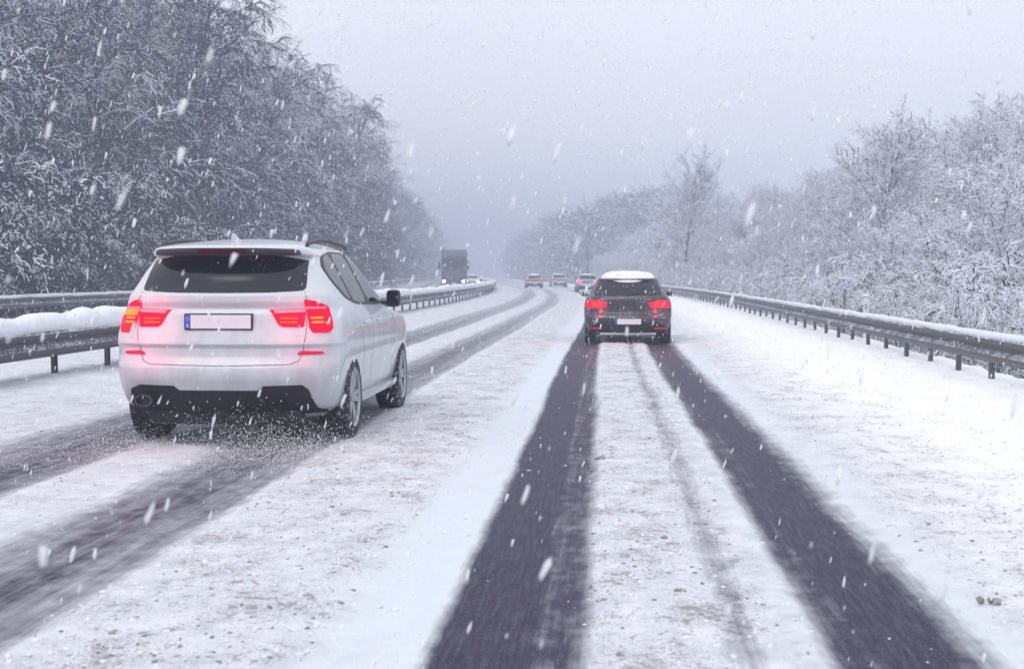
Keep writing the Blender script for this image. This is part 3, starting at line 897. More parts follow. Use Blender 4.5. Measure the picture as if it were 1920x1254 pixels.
def cut_arches(obj, axles, r, zc, hw):
    """wheel arches cut out of the body"""
    cutters = []
    for y in axles:
        for sg in (-1, 1):
            m = MB(); n = 40
            x0, x1 = sorted((sg * (hw - 0.36), sg * (hw + 0.3)))
            vs = []
            for x in (x0, x1):
                for k in range(n):
                    t = 2 * math.pi * k / n; vs.append((x, y + r * math.cos(t), zc + r * math.sin(t)))
            fs = [tuple(range(n)), tuple(range(n, 2 * n))[::-1]] + [(k, k + n, (k + 1) % n + n, (k + 1) % n) for k in range(n)]
            m.add(vs, fs)
            me = bpy.data.meshes.new('cut'); me.from_pydata(m.v, [], m.f); me.update()
            bm = bmesh.new(); bm.from_mesh(me); bmesh.ops.recalc_face_normals(bm, faces=bm.faces[:]); bm.to_mesh(me); bm.free()
            c = bpy.data.objects.new('cut', me); C.objects.link(c); cutters.append(c)
            md = obj.modifiers.new('b', 'BOOLEAN'); md.operation = 'DIFFERENCE'; md.object = c; md.solver = 'EXACT'
    dg = bpy.context.evaluated_depsgraph_get(); dg.update()
    me2 = bpy.data.meshes.new_from_object(obj.evaluated_get(dg))
    obj.modifiers.clear()
    old = obj.data; obj.data = me2; bpy.data.meshes.remove(old)
    for c in cutters:
        d = c.data; bpy.data.objects.remove(c); bpy.data.meshes.remove(d)
    me2.materials.append(M['trim'])
    for p in me2.polygons:
        c = p.center
        if abs(c.x) < hw + .05 and any(math.hypot(c.y - y, c.z - zc) < r + .004 for y in axles) and (abs(p.normal.x) < .75 or abs(c.x) < hw - .3):
            p.material_index = 1
    me2.polygons.foreach_set('use_smooth', np.ones(len(me2.polygons), dtype=bool))
    me2.set_sharp_from_angle(angle=R(38))

M['white_paint'] = speckled('white_paint', (0.61, 0.65, 0.685), 0.28, 60.0, 0.86, 1.0, coat=0.5)
M['dark_paint'] = speckled('dark_paint', (0.014, 0.015, 0.026), 0.30, 46.0, 0.77, 0.95, upward=0.06, coat=0.3)
M['silver_paint'] = speckled('silver_paint', (0.16, 0.20, 0.27), 0.35, 30.0, 0.74, 0.9, upward=0.3, coat=0.4)
M['grey_paint'] = speckled('grey_paint', (0.19, 0.19, 0.23), 0.35, 30.0, 0.72, 0.9, upward=0.3, coat=0.4)
M['blue_paint'] = speckled('blue_paint', (0.09, 0.11, 0.17), 0.35, 30.0, 0.72, 0.9, upward=0.3, coat=0.4)
M['glass'] = speckled('tinted_glass', (0.006, 0.008, 0.016), 0.10, 40.0, 0.86, 1.06, snow=(0.45, 0.47, 0.55))
M['side_glass'] = speckled('side_glass', (0.008, 0.009, 0.016), 0.08, 45.0, 0.92, 1.1, snow=(0.40, 0.42, 0.5))
M['spoiler_shade'] = simple('spoiler_shade', (0.055, 0.058, 0.080), 0.6, noise=0.15)  # dark grey that carries the shade of the down-turned spoiler face
M['side_glass'].node_tree.nodes['Principled BSDF'].inputs['Specular IOR Level'].default_value = 0.25
M['trim'] = simple('black_trim', (0.012, 0.012, 0.016), 0.45, noise=0.2)
M['plastic'] = speckled('black_plastic', (0.008, 0.008, 0.014), 0.7, 40.0, 0.86, 1.04, snow=(0.5, 0.52, 0.6))
M['rubber'] = speckled('tyre_rubber', (0.014, 0.014, 0.018), 0.8, 30.0, 0.74, 0.95, snow=(0.6, 0.62, 0.7))
M['alloy'] = simple('alloy_rim', (0.42, 0.43, 0.47), 0.35, metal=0.8, noise=0.1)
M['chrome'] = simple('exhaust_chrome', (0.10, 0.10, 0.12), 0.35, metal=0.6)
M['seam'] = simple('panel_gap', (0.20, 0.20, 0.23), 0.7)
M['plate'] = simple('plate_white', (0.78, 0.74, 0.80), 0.4, noise=0.03)
M['plate_frame'] = simple('plate_frame', (0.03, 0.03, 0.05), 0.5)
M['plate_blue'] = simple('plate_blue', (0.03, 0.10, 0.55), 0.4)
M['star'] = simple('star_pale', (0.65, 0.70, 0.85), 0.5)
M['lens_red'] = emit('lens_red', (1.0, 0.002, 0.060), 0.80, base=(0.16, 0.001, 0.008), rough=0.15)
M['lens_hot'] = emit('lens_hot', (1.0, 0.10, 0.02), 1.4, base=(0.3, 0.01, 0.01))
M['lens_amber'] = emit('lens_amber', (1.0, 0.19, 0.012), 1.3, base=(0.6, 0.15, 0.02))
M['lens_clear'] = emit('lens_clear', (1.0, 0.20, 0.34), 0.42, base=(0.55, 0.22, 0.28))
M['lens_dim'] = simple('lens_dim', (0.10, 0.004, 0.022), 0.3)
M['reflector'] = emit('reflector_red', (1.0, 0.02, 0.13), 0.25, base=(0.5, 0.01, 0.06))
M['far_red'] = emit('far_red', (1.0, 0.05, 0.09), 5.0)
M['head_lamp'] = emit('head_lamp', (1.0, 0.96, 0.90), 160.0)
M['emblem_blue'] = simple('emblem_blue', (0.05, 0.12, 0.35), 0.4)

def lower_grey(mat):
    # grey mixed into the paint, stronger towards the bottom, in uneven patches
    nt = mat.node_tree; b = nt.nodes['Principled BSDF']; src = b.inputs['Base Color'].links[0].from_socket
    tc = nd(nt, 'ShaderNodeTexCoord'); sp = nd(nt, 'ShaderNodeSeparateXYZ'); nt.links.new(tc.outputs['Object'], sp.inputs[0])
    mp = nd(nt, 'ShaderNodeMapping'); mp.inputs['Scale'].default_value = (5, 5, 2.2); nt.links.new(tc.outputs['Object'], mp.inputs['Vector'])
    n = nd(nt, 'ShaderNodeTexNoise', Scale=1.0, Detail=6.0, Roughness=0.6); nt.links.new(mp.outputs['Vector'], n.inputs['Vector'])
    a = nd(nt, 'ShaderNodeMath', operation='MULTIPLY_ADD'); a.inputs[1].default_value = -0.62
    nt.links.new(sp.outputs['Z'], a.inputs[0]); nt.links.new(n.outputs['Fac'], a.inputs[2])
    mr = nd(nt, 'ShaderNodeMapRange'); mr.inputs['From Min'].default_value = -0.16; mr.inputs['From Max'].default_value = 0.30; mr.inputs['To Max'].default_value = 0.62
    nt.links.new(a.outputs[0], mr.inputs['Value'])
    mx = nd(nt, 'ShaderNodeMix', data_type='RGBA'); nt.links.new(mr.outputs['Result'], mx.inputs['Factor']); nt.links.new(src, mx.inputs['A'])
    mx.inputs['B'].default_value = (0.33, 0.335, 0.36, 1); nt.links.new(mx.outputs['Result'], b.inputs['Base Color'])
lower_grey(M['white_paint'])

def wheel(parent, x, y, zr, r, w, sg, mat_rim):
    t = MB().lathe_x([(-w * .5, r * .68), (-w * .5, r * .90), (-w * .42, r * .975), (-w * .2, r), (w * .2, r), (w * .42, r * .975), (w * .5, r * .90), (w * .5, r * .68)], x, y, zr, 40)
    root = empty('wheel'); root.parent = parent
    t.build('tyre', M['rubber'], root, smooth=True, angle=40)
    o = sg * w * .5
    m = MB().lathe_x([(o * 0.98, r * .70), (o * 1.02, r * .68), (o * 0.9, r * .64), (o * 0.1, r * .62), (o * 0.0, r * .1)], x, y, zr, 40)
    for k in range(10):
        a = 2 * math.pi * (k // 2) / 5 + (0.17 if k % 2 else -0.17)
        c, s_ = math.cos(a), math.sin(a)
        pts = []
        for (rr, ww, xo) in ((0.10 * r, 0.030, 0.80), (0.66 * r, 0.020, 0.92)):
            for sw in (-1, 1):
                for dx in (0.0, -0.05):
                    pts.append((x + o * xo + sg * dx, y + rr * c - sw * ww * s_, zr + rr * s_ + sw * ww * c))
        m.add(pts, [(0, 2, 6, 4), (1, 5, 7, 3), (0, 4, 5, 1), (2, 3, 7, 6), (4, 6, 7, 5), (0, 1, 3, 2)])
    m.lathe_x([(o * 0.86, 0.001), (o * 0.86, r * .13), (o * 0.5, r * .15)], x, y, zr, 16)
    m.build('rim', mat_rim, root, smooth=True, angle=30)
    return root

def lamp_light(parent, loc, col, watts, size=0.06):
    d = bpy.data.lights.new('lamp_glow', 'POINT'); d.energy = watts; d.color = col; d.shadow_soft_size = size
    o = bpy.data.objects.new('lamp_glow', d); C.objects.link(o); o.parent = parent; o.location = loc
    return o

# ---------------- the white SUV
def build_suv():
    Y0 = 11.0; X0 = -3.072
    root = empty('white_suv', (X0, Y0, 0.0), R(0.0))
    tag(root, 'white SUV with glowing tail lights driving in the left lane', 'SUV')
    sh = Shell(
        hw=[(.24, .76), (.34, .86), (.45, .895), (.60, .915), (.75, .930), (.88, .934), (.98, .922), (1.06, .900), (1.14, .872), (1.25, .828), (1.40, .762), (1.52, .705), (1.575, .672), (1.615, .635), (1.645, .575), (1.675, .46), (1.70, .30), (1.712, .06)],
        yr=[(.24, .30), (.34, .12), (.42, .06), (.52, .02), (.60, .0), (.66, .004), (.70, .028), (.76, .055), (.82, .060), (.85, .030), (.90, .040), (1.00, .062), (1.09, .078), (1.13, .100), (1.19, .066), (1.235, .060), (1.262, .085), (1.30, .125), (1.42, .215), (1.535, .315), (1.550, .322), (1.556, .24), (1.564, .205), (1.612, .150), (1.628, .19), (1.645, .33), (1.668, .58), (1.695, .95), (1.712, 1.3)],
        yf=[(.24, 4.35), (.34, 4.52), (.50, 4.62), (.70, 4.64), (.85, 4.60), (.96, 4.45), (1.02, 4.05), (1.07, 3.55), (1.10, 3.40), (1.20, 3.22), (1.40, 2.86), (1.55, 2.58), (1.615, 2.42), (1.65, 2.25), (1.68, 2.0), (1.70, 1.75), (1.712, 1.5)])
    v, f = sh.body(nz=92)
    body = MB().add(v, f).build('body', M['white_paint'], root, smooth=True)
    bm = bmesh.new(); bm.from_mesh(body.data); bmesh.ops.recalc_face_normals(bm, faces=bm.faces[:]); bm.to_mesh(body.data); bm.free()
    AX = (0.96, 3.77)
    cut_arches(body, AX, 0.415, 0.375, 0.935)
    P = lambda nm, poly, mat, parent=root, **k: sh.panel(poly, **k).build(nm, mat, parent, smooth=True, angle=50)
    # rear window
    gl = smooth_poly([(-.648, 1.272), (-.40, 1.258), (0, 1.254), (.40, 1.258), (.648, 1.272), (.662, 1.30), (.630, 1.550), (-.630, 1.550), (-.662, 1.30)], 1)
    P('rear_window', gl, M['glass'], space='xz', off=.004)
    P('spoiler_face_shade', smooth_poly([(-.60, 1.5535), (.60, 1.5535), (.585, 1.603), (.30, 1.612), (-.30, 1.612), (-.585, 1.603)], 1), M['spoiler_shade'], space='xz', off=.004, depth=.010, step=.012)  # shade under the spoiler lip, put in as a dark grey panel
    # spoiler brake light
    P('brake_light', rpoly(-.19, .19, 1.574, 1.603, .008), M['lens_dim'], space='xz', off=.008)
    # tail lights
    for sg in (1, -1):
        tl = empty('tail_light'); tl.parent = root
        fl = (lambda p: p) if sg > 0 else mirror
        inner = [(.395, 1.118), (.415, 1.098), (.475, 1.000), (.505, .985), (.662, .985), (.678, 1.132), (.60, 1.128)]
        P('inner_lens', fl(inner), M['lens_red'], tl, space='xz', off=.010, depth=.03)
        P('clear_strip', fl([(.425, 1.112), (.445, 1.092), (.668, 1.098), (.672, 1.122), (.60, 1.119)]), M['lens_clear'], tl, space='xz', off=.013, depth=.006)
        for (za, zb) in ((1.046, 1.058), (1.016, 1.028)):
            P('light_bar', fl([(.49, za), (.61, za), (.62, (za + zb) / 2), (.61, zb), (.49, zb), (.475, (za + zb) / 2)]), M['lens_hot'], tl, space='xz', off=.014, depth=.006)
        z0, z1 = .935, 1.205
        a0 = float(sh.a_of_x(.688, 1.05))
        outer = [(a0, z0 + .004), (a0 + .19, z0), (a0 + .245, z0 + .03), (a0 + .262, z0 + .10), (a0 + .255, z1 - .07), (a0 + .225, z1 - .045), (a0 + .11, z1 - .012), (a0 + .004, z1)]
        P('outer_lens', fl(smooth_poly(outer, 1)), M['lens_red'], tl, space='az', off=.010, depth=.03)
        P('clear_strip', fl([(a0 + .006, 1.122), (a0 + .205, 1.125), (a0 + .215, 1.145), (a0 + .006, 1.150)]), M['lens_clear'], tl, space='az', off=.013, depth=.006)
        for (za, zb) in ((1.046, 1.062), (1.012, 1.028)):
            P('light_bar', fl([(a0 + .035, za), (a0 + .135, za), (a0 + .155, (za + zb) / 2), (a0 + .135, zb), (a0 + .035, zb), (a0 + .02, (za + zb) / 2)]), M['lens_amber'], tl, space='az', off=.014, depth=.006)
        if sg < 0:
            P('turn_signal', fl([(a0 + .01, 1.072), (a0 + .24, 1.072), (a0 + .24, 1.118), (a0 + .01, 1.118)]), M['lens_amber'], tl, space='az', off=.0145, depth=.006)
        lamp_light(tl, (sg * .88, -.20, 1.04), (1.0, .03, .12), 6.0 if sg < 0 else 2.4, .14)
        lamp_light(tl, (sg * .58, -.18, 1.04), (1.0, .03, .12), 1.0, .12)
        P('reflector', fl([(.612, .775), (.645, .797), (.79, .790), (.815, .778), (.79, .766), (.62, .764)]), M['reflector'], root, space='xz', off=.006, depth=.012)
    # number plate in its frame
    npl = empty('number_plate'); npl.parent = root
    yb = float(sh.yr(1.04)) - 0.002
    MB().box(-.275, .275, yb - .022, yb + .03, .962, 1.094, .008).build('frame', M['plate_frame'], npl)
    MB().box(-.222, .262, yb - .026, yb - .01, .974, 1.082, .004).build('blank_field', M['plate'], npl)
    MB().box(-.266, -.224, yb - .0265, yb - .01, .974, 1.082, .003).build('blue_band', M['plate_blue'], npl)
    st = MB()
    for k in range(12):
        a = k * math.pi / 6
        st.box(-.245 + .012 * math.cos(a) - .002, -.245 + .012 * math.cos(a) + .002, yb - .0275, yb - .024, 1.05 + .012 * math.sin(a) - .002, 1.05 + .012 * math.sin(a) + .002)
    st.box(-.251, -.239, yb - .0275, yb - .024, .985, .989); st.box(-.251, -.247, yb - .0275, yb - .024, .989, 1.006); st.box(-.243, -.239, yb - .0275, yb - .024, .989, 1.006); st.box(-.251, -.239, yb - .0275, yb - .024, 1.006, 1.010)
    st.build('star_ring', M['star'], npl)
    # tailgate gap
    ribbon(sh, [(-.660, 1.262), (-.683, 1.20), (-.682, .93), (-.655, .78), (-.625, .715), (-.56, .690), (0, .680), (.56, .690), (.625, .715), (.655, .78), (.682, .93), (.683, 1.20), (.660, 1.262)], .006, .0025).build('tailgate_gap', M['seam'], root)
    # dark lower bumper with side inlets
    low = [(-.80, .285), (.80, .285), (.80, .31), (.745, .33), (.70, .49), (.655, .527), (.36, .522), (.315, .485), (-.315, .485), (-.36, .522), (-.655, .527), (-.745, .49), (-.775, .33)]
    P('lower_bumper', low, M['plastic'], space='xz', off=.006, depth=.03)
    MB().box(-.62, .62, .18, .55, .20, .33, .04).build('underbody', M['plastic'], root)
    for sg in (-1,):
        ex = empty('exhaust'); ex.parent = root
        ty = float(sh.yr(.42)) - .02
        m = MB(); n = 24
        prof = [(.0, 1.0), (-.03, 1.0), (-.03, .84), (.10, .82)]
        vs = []; fs = []
        for (dy, k) in prof:
            for i in range(n):
                t = 2 * math.pi * i / n; vs.append((-.60 + .072 * k * math.cos(t), ty + dy, .405 + .047 * k * math.sin(t)))
        for j in range(3):
            for i in range(n):
                fs.append((j * n + i, j * n + (i + 1) % n, (j + 1) * n + (i + 1) % n, (j + 1) * n + i))
        m.add(vs, fs).build('tail_pipe', M['chrome'], ex, smooth=True, angle=30)
        vs = [(-.60 + .060 * math.cos(2 * math.pi * i / n), ty + .02, .405 + .039 * math.sin(2 * math.pi * i / n)) for i in range(n)]
        MB().add(vs, [tuple(range(n))]).build('bore', M['trim'], ex)
    # side windows
    for sd in (1, -1):
        Y = lambda nm, poly, mat, **k: sh.panel(poly, space='yz', side=sd, **k).build(nm, mat, root, smooth=True, angle=50)
        Y('window_trim', smooth_poly([(.50, 1.455), (.70, 1.555), (1.20, 1.600), (2.05, 1.592), (2.36, 1.530), (2.70, 1.36), (2.94, 1.205), (2.97, 1.130), (2.3, 1.120), (1.35, 1.140), (.94, 1.200), (.66, 1.330)], 1), M['trim'], off=.003)
        Y('quarter_window', smooth_poly([(.55, 1.450), (.74, 1.540), (1.02, 1.574), (1.16, 1.180), (.98, 1.215), (.70, 1.345)], 1), M['side_glass'], off=.006)
        Y('door_window', smooth_poly([(1.08, 1.575), (1.70, 1.578), (1.86, 1.150), (1.36, 1.162), (1.22, 1.180)], 1), M['side_glass'], off=.006)
        Y('door_window', smooth_poly([(1.78, 1.577), (2.02, 1.566), (2.33, 1.505), (2.66, 1.335), (2.85, 1.215), (2.87, 1.150), (1.95, 1.148)], 1), M['side_glass'], off=.006)
        # door gaps, handles, sill
        ribbon(sh, [(1.88, 1.13), (1.90, .80), (1.86, .42)], .008, .0025, 'yz', sd).build('door_gap', M['seam'], root)
        ribbon(sh, [(1.20, 1.15), (1.26, .95), (1.42, .70), (1.46, .44)], .008, .0025, 'yz', sd).build('door_gap', M['seam'], root)
        ribbon(sh, [(3.12, 1.11), (3.10, .80), (3.14, .42)], .008, .0025, 'yz', sd).build('door_gap', M['seam'], root)
        for yy in (1.42, 2.12):
            x = sd * float(sh.hw(.98))
            m = MB().tube([(x, yy, .985), (x + sd * .035, yy + .03, .988), (x + sd * .035, yy + .19, .992), (x, yy + .22, .990)], [.012, .014, .014, .012], 8)
            m.build('door_handle', M['white_paint'], root, smooth=True)
        x = sd * .862
        MB().box(min(x - .06, x + .06), max(x - .06, x + .06), 1.40, 3.33, .285, .36, .03).build('sill', M['white_paint'], root, smooth=True, angle=30)
        # mirror
        mr = empty('wing_mirror'); mr.parent = root
        MB().box(*sorted((sd * .915, sd * 1.050)), 2.72, 2.85, 1.085, 1.255, .045).build('housing', M['trim'], mr, smooth=True, angle=40)
        MB().box(*sorted((sd * .82, sd * .93)), 2.76, 2.83, 1.11, 1.15, .012).build('arm', M['trim'], mr)
        MB().box(*sorted((sd * .925, sd * 1.040)), 2.713, 2.72, 1.10, 1.24, .0).build('mirror_glass', M['side_glass'], mr)
        # roof rail
        rr = []
        for k in range(15):
            t = k / 14; yy = .50 + 1.9 * t
            zz = 1.610 + .085 * math.sin(math.pi * min(1, max(0, .05 + .90 * t))) ** .6
            rr.append((sd * (.600 - .015 * math.sin(math.pi * t)), yy, zz if 0 < k < 14 else zz - .03))
        MB().tube(rr, [.010] + [.019] * 13 + [.010], 8).build('roof_rail', M['trim'], root, smooth=True)
        for ya in AX:
            wheel(root, sd * .805, ya, .362, .362, .245, sd, M['alloy'])
    # roof antenna
    MB().add([(-.02, .52, 1.655), (.02, .52, 1.655), (.025, .72, 1.67), (-.025, .72, 1.67), (-.006, .50, 1.735), (.006, .50, 1.735), (.004, .56, 1.74), (-.004, .56, 1.74)],
             [(0, 1, 5, 4), (1, 2, 6, 5), (2, 3, 7, 6), (3, 0, 4, 7), (4, 5, 6, 7)]).build('antenna_fin', M['white_paint'], root)
    return root
build_suv()

# ---------------- other cars seen from behind
def build_car(name, label, X, Y, rz, paint, H=1.44, W=1.76, L=4.3, group=None, snow=True, rear=None, lamp=None, detail=True, red=None, oncoming=False):
    k = H / 1.44; w = W / 1.76
    root = empty(name, (X, Y, 0.0), rz)
    tag(root, label, 'car', group)
    sh = Shell(
        hw=[(.20 * k, .70 * w), (.30 * k, .80 * w), (.45 * k, .855 * w), (.60 * k, .872 * w), (.75 * k, .875 * w), (.86 * k, .862 * w), (.93 * k, .835 * w), (1.00 * k, .785 * w), (1.15 * k, .700 * w), (1.27 * k, .635 * w), (1.33 * k, .600 * w), (1.38 * k, .545 * w), (1.415 * k, .44 * w), (1.435 * k, .24 * w), (1.44 * k, .04)],
        yr=[(.20 * k, .22), (.30 * k, .06), (.42 * k, .01), (.52 * k, .0), (.60 * k, .03), (.66 * k, .075), (.72 * k, .085), (.90 * k, .095), (.97 * k, .12), (1.02 * k, .17), (1.15 * k, .29), (1.29 * k, .42), (1.315 * k, .40), (1.34 * k, .42), (1.37 * k, .56), (1.40 * k, .85), (1.43 * k, 1.2), (1.44 * k, 1.5)],
        yf=[(.20 * k, L - .25), (.35 * k, L - .08), (.55 * k, L), (.75 * k, L - .08), (.85 * k, L - .35), (.93 * k, L - 1.0), (.98 * k, L - 1.15), (1.15 * k, L - 1.5), (1.30 * k, L - 1.85), (1.37 * k, L - 2.1), (1.42 * k, L - 2.4), (1.44 * k, L - 2.6)], Lr=.40)
    v, f = sh.body(nz=60)
    body = MB().add(v, f).build('body', paint, root, smooth=True)
    bm = bmesh.new(); bm.from_mesh(body.data); bmesh.ops.recalc_face_normals(bm, faces=bm.faces[:]); bm.to_mesh(body.data); bm.free()
    AX = (.78, L - .85); wr = .315
    cut_arches(body, AX, .355, .325, .875 * w)
    P = lambda nm, poly, mat, parent=root, **kk: sh.panel(poly, step=.05, **kk).build(nm, mat, parent, smooth=True, angle=50)
    P('rear_window', smooth_poly([(-.65 * w, 1.0 * k), (.65 * w, 1.0 * k), (.67 * w, 1.02 * k), (.575 * w, 1.292 * k), (-.575 * w, 1.292 * k), (-.67 * w, 1.02 * k)], 1), M['glass'], space='xz', off=.004)
    for sg in (1, -1):
        fl = (lambda p: p) if sg > 0 else mirror
        tl = empty('tail_light'); tl.parent = root
        lit = red or M['lens_red']
        P('lens', fl(smooth_poly([(.405 * w, .86 * k), (.43 * w, .76 * k), (.60 * w, .735 * k), (.845 * w, .745 * k), (.855 * w, .83 * k), (.81 * w, .90 * k), (.60 * w, .905 * k)], 1)), lit, tl, space='xz', off=.008, depth=.03)
        if detail:
            for (za, zb) in ((.785, .805), (.835, .855)):
                P('light_bar', fl([(.52 * w, za * k), (.70 * w, za * k), (.72 * w, (za + zb) / 2 * k), (.70 * w, zb * k), (.52 * w, zb * k), (.50 * w, (za + zb) / 2 * k)]), M['lens_hot'], tl, space='xz', off=.012, depth=.006)
            P('reflector', fl(rpoly(.52 * w, .74 * w, .325 * k, .352 * k, .008)), M['reflector'], root, space='xz', off=.014, depth=.01)
        if lamp:
            lamp_light(tl, (sg * .68 * w, -.12, .82 * k), (1, .03, .12), lamp)
        for ya in AX:
            wheel(root, sg * (.875 * w - .115), ya, wr, wr, .215, sg, M['alloy'])
        Yp = lambda nm, poly, mat, **kk: sh.panel(poly, space='yz', side=sg, step=.06, **kk).build(nm, mat, root, smooth=True, angle=50)
        Yp('side_window', smooth_poly([(.62, 1.06 * k), (.78, 1.24 * k), (1.55, 1.305 * k), (2.05, 1.26 * k), (2.75, 1.02 * k), (2.7, .985 * k), (1.0, 1.0 * k)], 1), M['side_glass'], off=.005)
        mr = empty('wing_mirror'); mr.parent = root
        MB().box(*sorted((sg * (.85 * w), sg * (.985 * w))), 2.55, 2.68, .95 * k, 1.06 * k, .035).build('housing', paint, mr, smooth=True, angle=40)
        MB().box(*sorted((sg * (.76 * w), sg * (.86 * w))), 2.60, 2.66, .965 * k, .995 * k, .01).build('arm', M['trim'], mr)
    P('lower_bumper', [(-.72 * w, .235 * k), (.72 * w, .235 * k), (.76 * w, .38 * k), (.60 * w, .44 * k), (-.60 * w, .44 * k), (-.76 * w, .38 * k)], M['plastic'], space='xz', off=.006, depth=.02)
    npl = empty('number_plate'); npl.parent = root
    zb = .415 * k
    yb = float(sh.yr(zb))
    MB().box(-.265, .265, yb - .016, yb + .03, zb - .005, zb + .120, .006).build('frame', M['plate_frame'], npl)
    MB().box(-.215, .258, yb - .020, yb - .01, zb + .004, zb + .111).build('blank_field', M['plate'], npl)
    MB().box(-.256, -.217, yb - .0205, yb - .01, zb + .004, zb + .111).build('blue_band', M['plate_blue'], npl)
    if detail:
        MB().box(-.56 * w, .56 * w, float(sh.yr(.235 * k)) - .035, float(sh.yr(.235 * k)) + .06, .215 * k, .238 * k, .008).build('bumper_snow', M['snow_cap'], root)
        ribbon(sh, [(-.62 * w, 1.0 * k), (-.655 * w, .92 * k), (-.62 * w, .66 * k), (-.54 * w, .60 * k), (.54 * w, .60 * k), (.62 * w, .66 * k), (.655 * w, .92 * k), (.62 * w, 1.0 * k)], .009, .003).build('tailgate_gap', M['trim'], root)
        MB().tube([(0, .10 + .05, 1.02 * k), (.16, .17, 1.05 * k), (.32, .19, 1.075 * k)], .008, 6).build('wiper', M['trim'], root)
    if snow:
        # snow lying on the roof
        g = np.random.default_rng(5); nx, ny = 22, 26; vs = []; fs = []
        for j in range(ny):
            for i in range(nx):
                u = -1 + 2 * i / (nx - 1); ys0 = .40 + .22 * abs(u) ** 2.5; y = ys0 + (L - 2.35 - ys0) * j / (ny - 1)
                hwid = .575 * w * (1 - .06 * (j / ny))
                x = u * hwid
                edge = min(1, (1 - abs(u)) * 5) * min(1, j / 1.5) * min(1, (ny - 1 - j) / 2)
                roof = (1.345 + .085 * (1 - (abs(u)) ** 3.5) * min(1, .12 + j / 7)) * k
                z = roof - .035 + (.034 + .062 * edge ** .5 * (1 + .5 * (float(vnoise(np.array([x * 6 + 3]), np.array([y * 5]))[0]) - .5)))
                z -= .045 * (1 - min(1, edge * 2))
                vs.append((x, y, z))
        for j in range(ny - 1):
            for i in range(nx - 1):
                q = j * nx + i; fs.append((q, q + 1, q + nx + 1, q + nx))
        b0 = len(vs)
        low = [(x, y, z - .10) for (x, y, z) in vs]
        vs2 = vs + low; fs2 = fs + [tuple(i + b0 for i in f[::-1]) for f in fs]
        ring = [i for i in range(nx)] + [j * nx + nx - 1 for j in range(1, ny)] + [(ny - 1) * nx + i for i in range(nx - 2, -1, -1)] + [j * nx for j in range(ny - 2, 0, -1)]
        for a, b in zip(ring, ring[1:] + ring[:1]): fs2.append((b, a, a + b0, b + b0))
        MB().add(vs2, fs2).build('roof_snow', M['snow_cap'], root, smooth=True, angle=60)
    return root

build_car('hatchback', 'dark snow-spattered hatchback with bright red brake lights and snow on its roof', 0.40, 28.4, 0.0, M['dark_paint'], H=1.42, W=1.77, L=4.32, lamp=6.5)
def road_car(name, label, s, Y, **k):
    x, y = on_road(s, Y)
    return build_car(name, label, x, y, heading(Y), **k)
road_car('saloon_car', 'silver-blue car partly hidden behind the dark hatchback, one tail light glowing', 0.35, 113, paint=M['silver_paint'], H=1.48, W=1.80, L=4.5, group='cars ahead in the snowfall', snow=False, detail=False, red=M['far_red'])
road_car('estate_car', 'faint pale grey car farthest ahead in the middle of the bend', 0.20, 156, paint=M['grey_paint'], H=1.52, W=1.80, L=4.5, group='cars ahead in the snowfall', snow=False, detail=False, red=M['reflector'])
road_car('compact_car', 'bluish car with snow on its roof in the left lane by the median barrier', -3.0, 146, paint=M['blue_paint'], H=1.46, W=1.80, L=4.5, group='cars ahead in the snowfall', snow=True, detail=False, red=M['lens_red'])

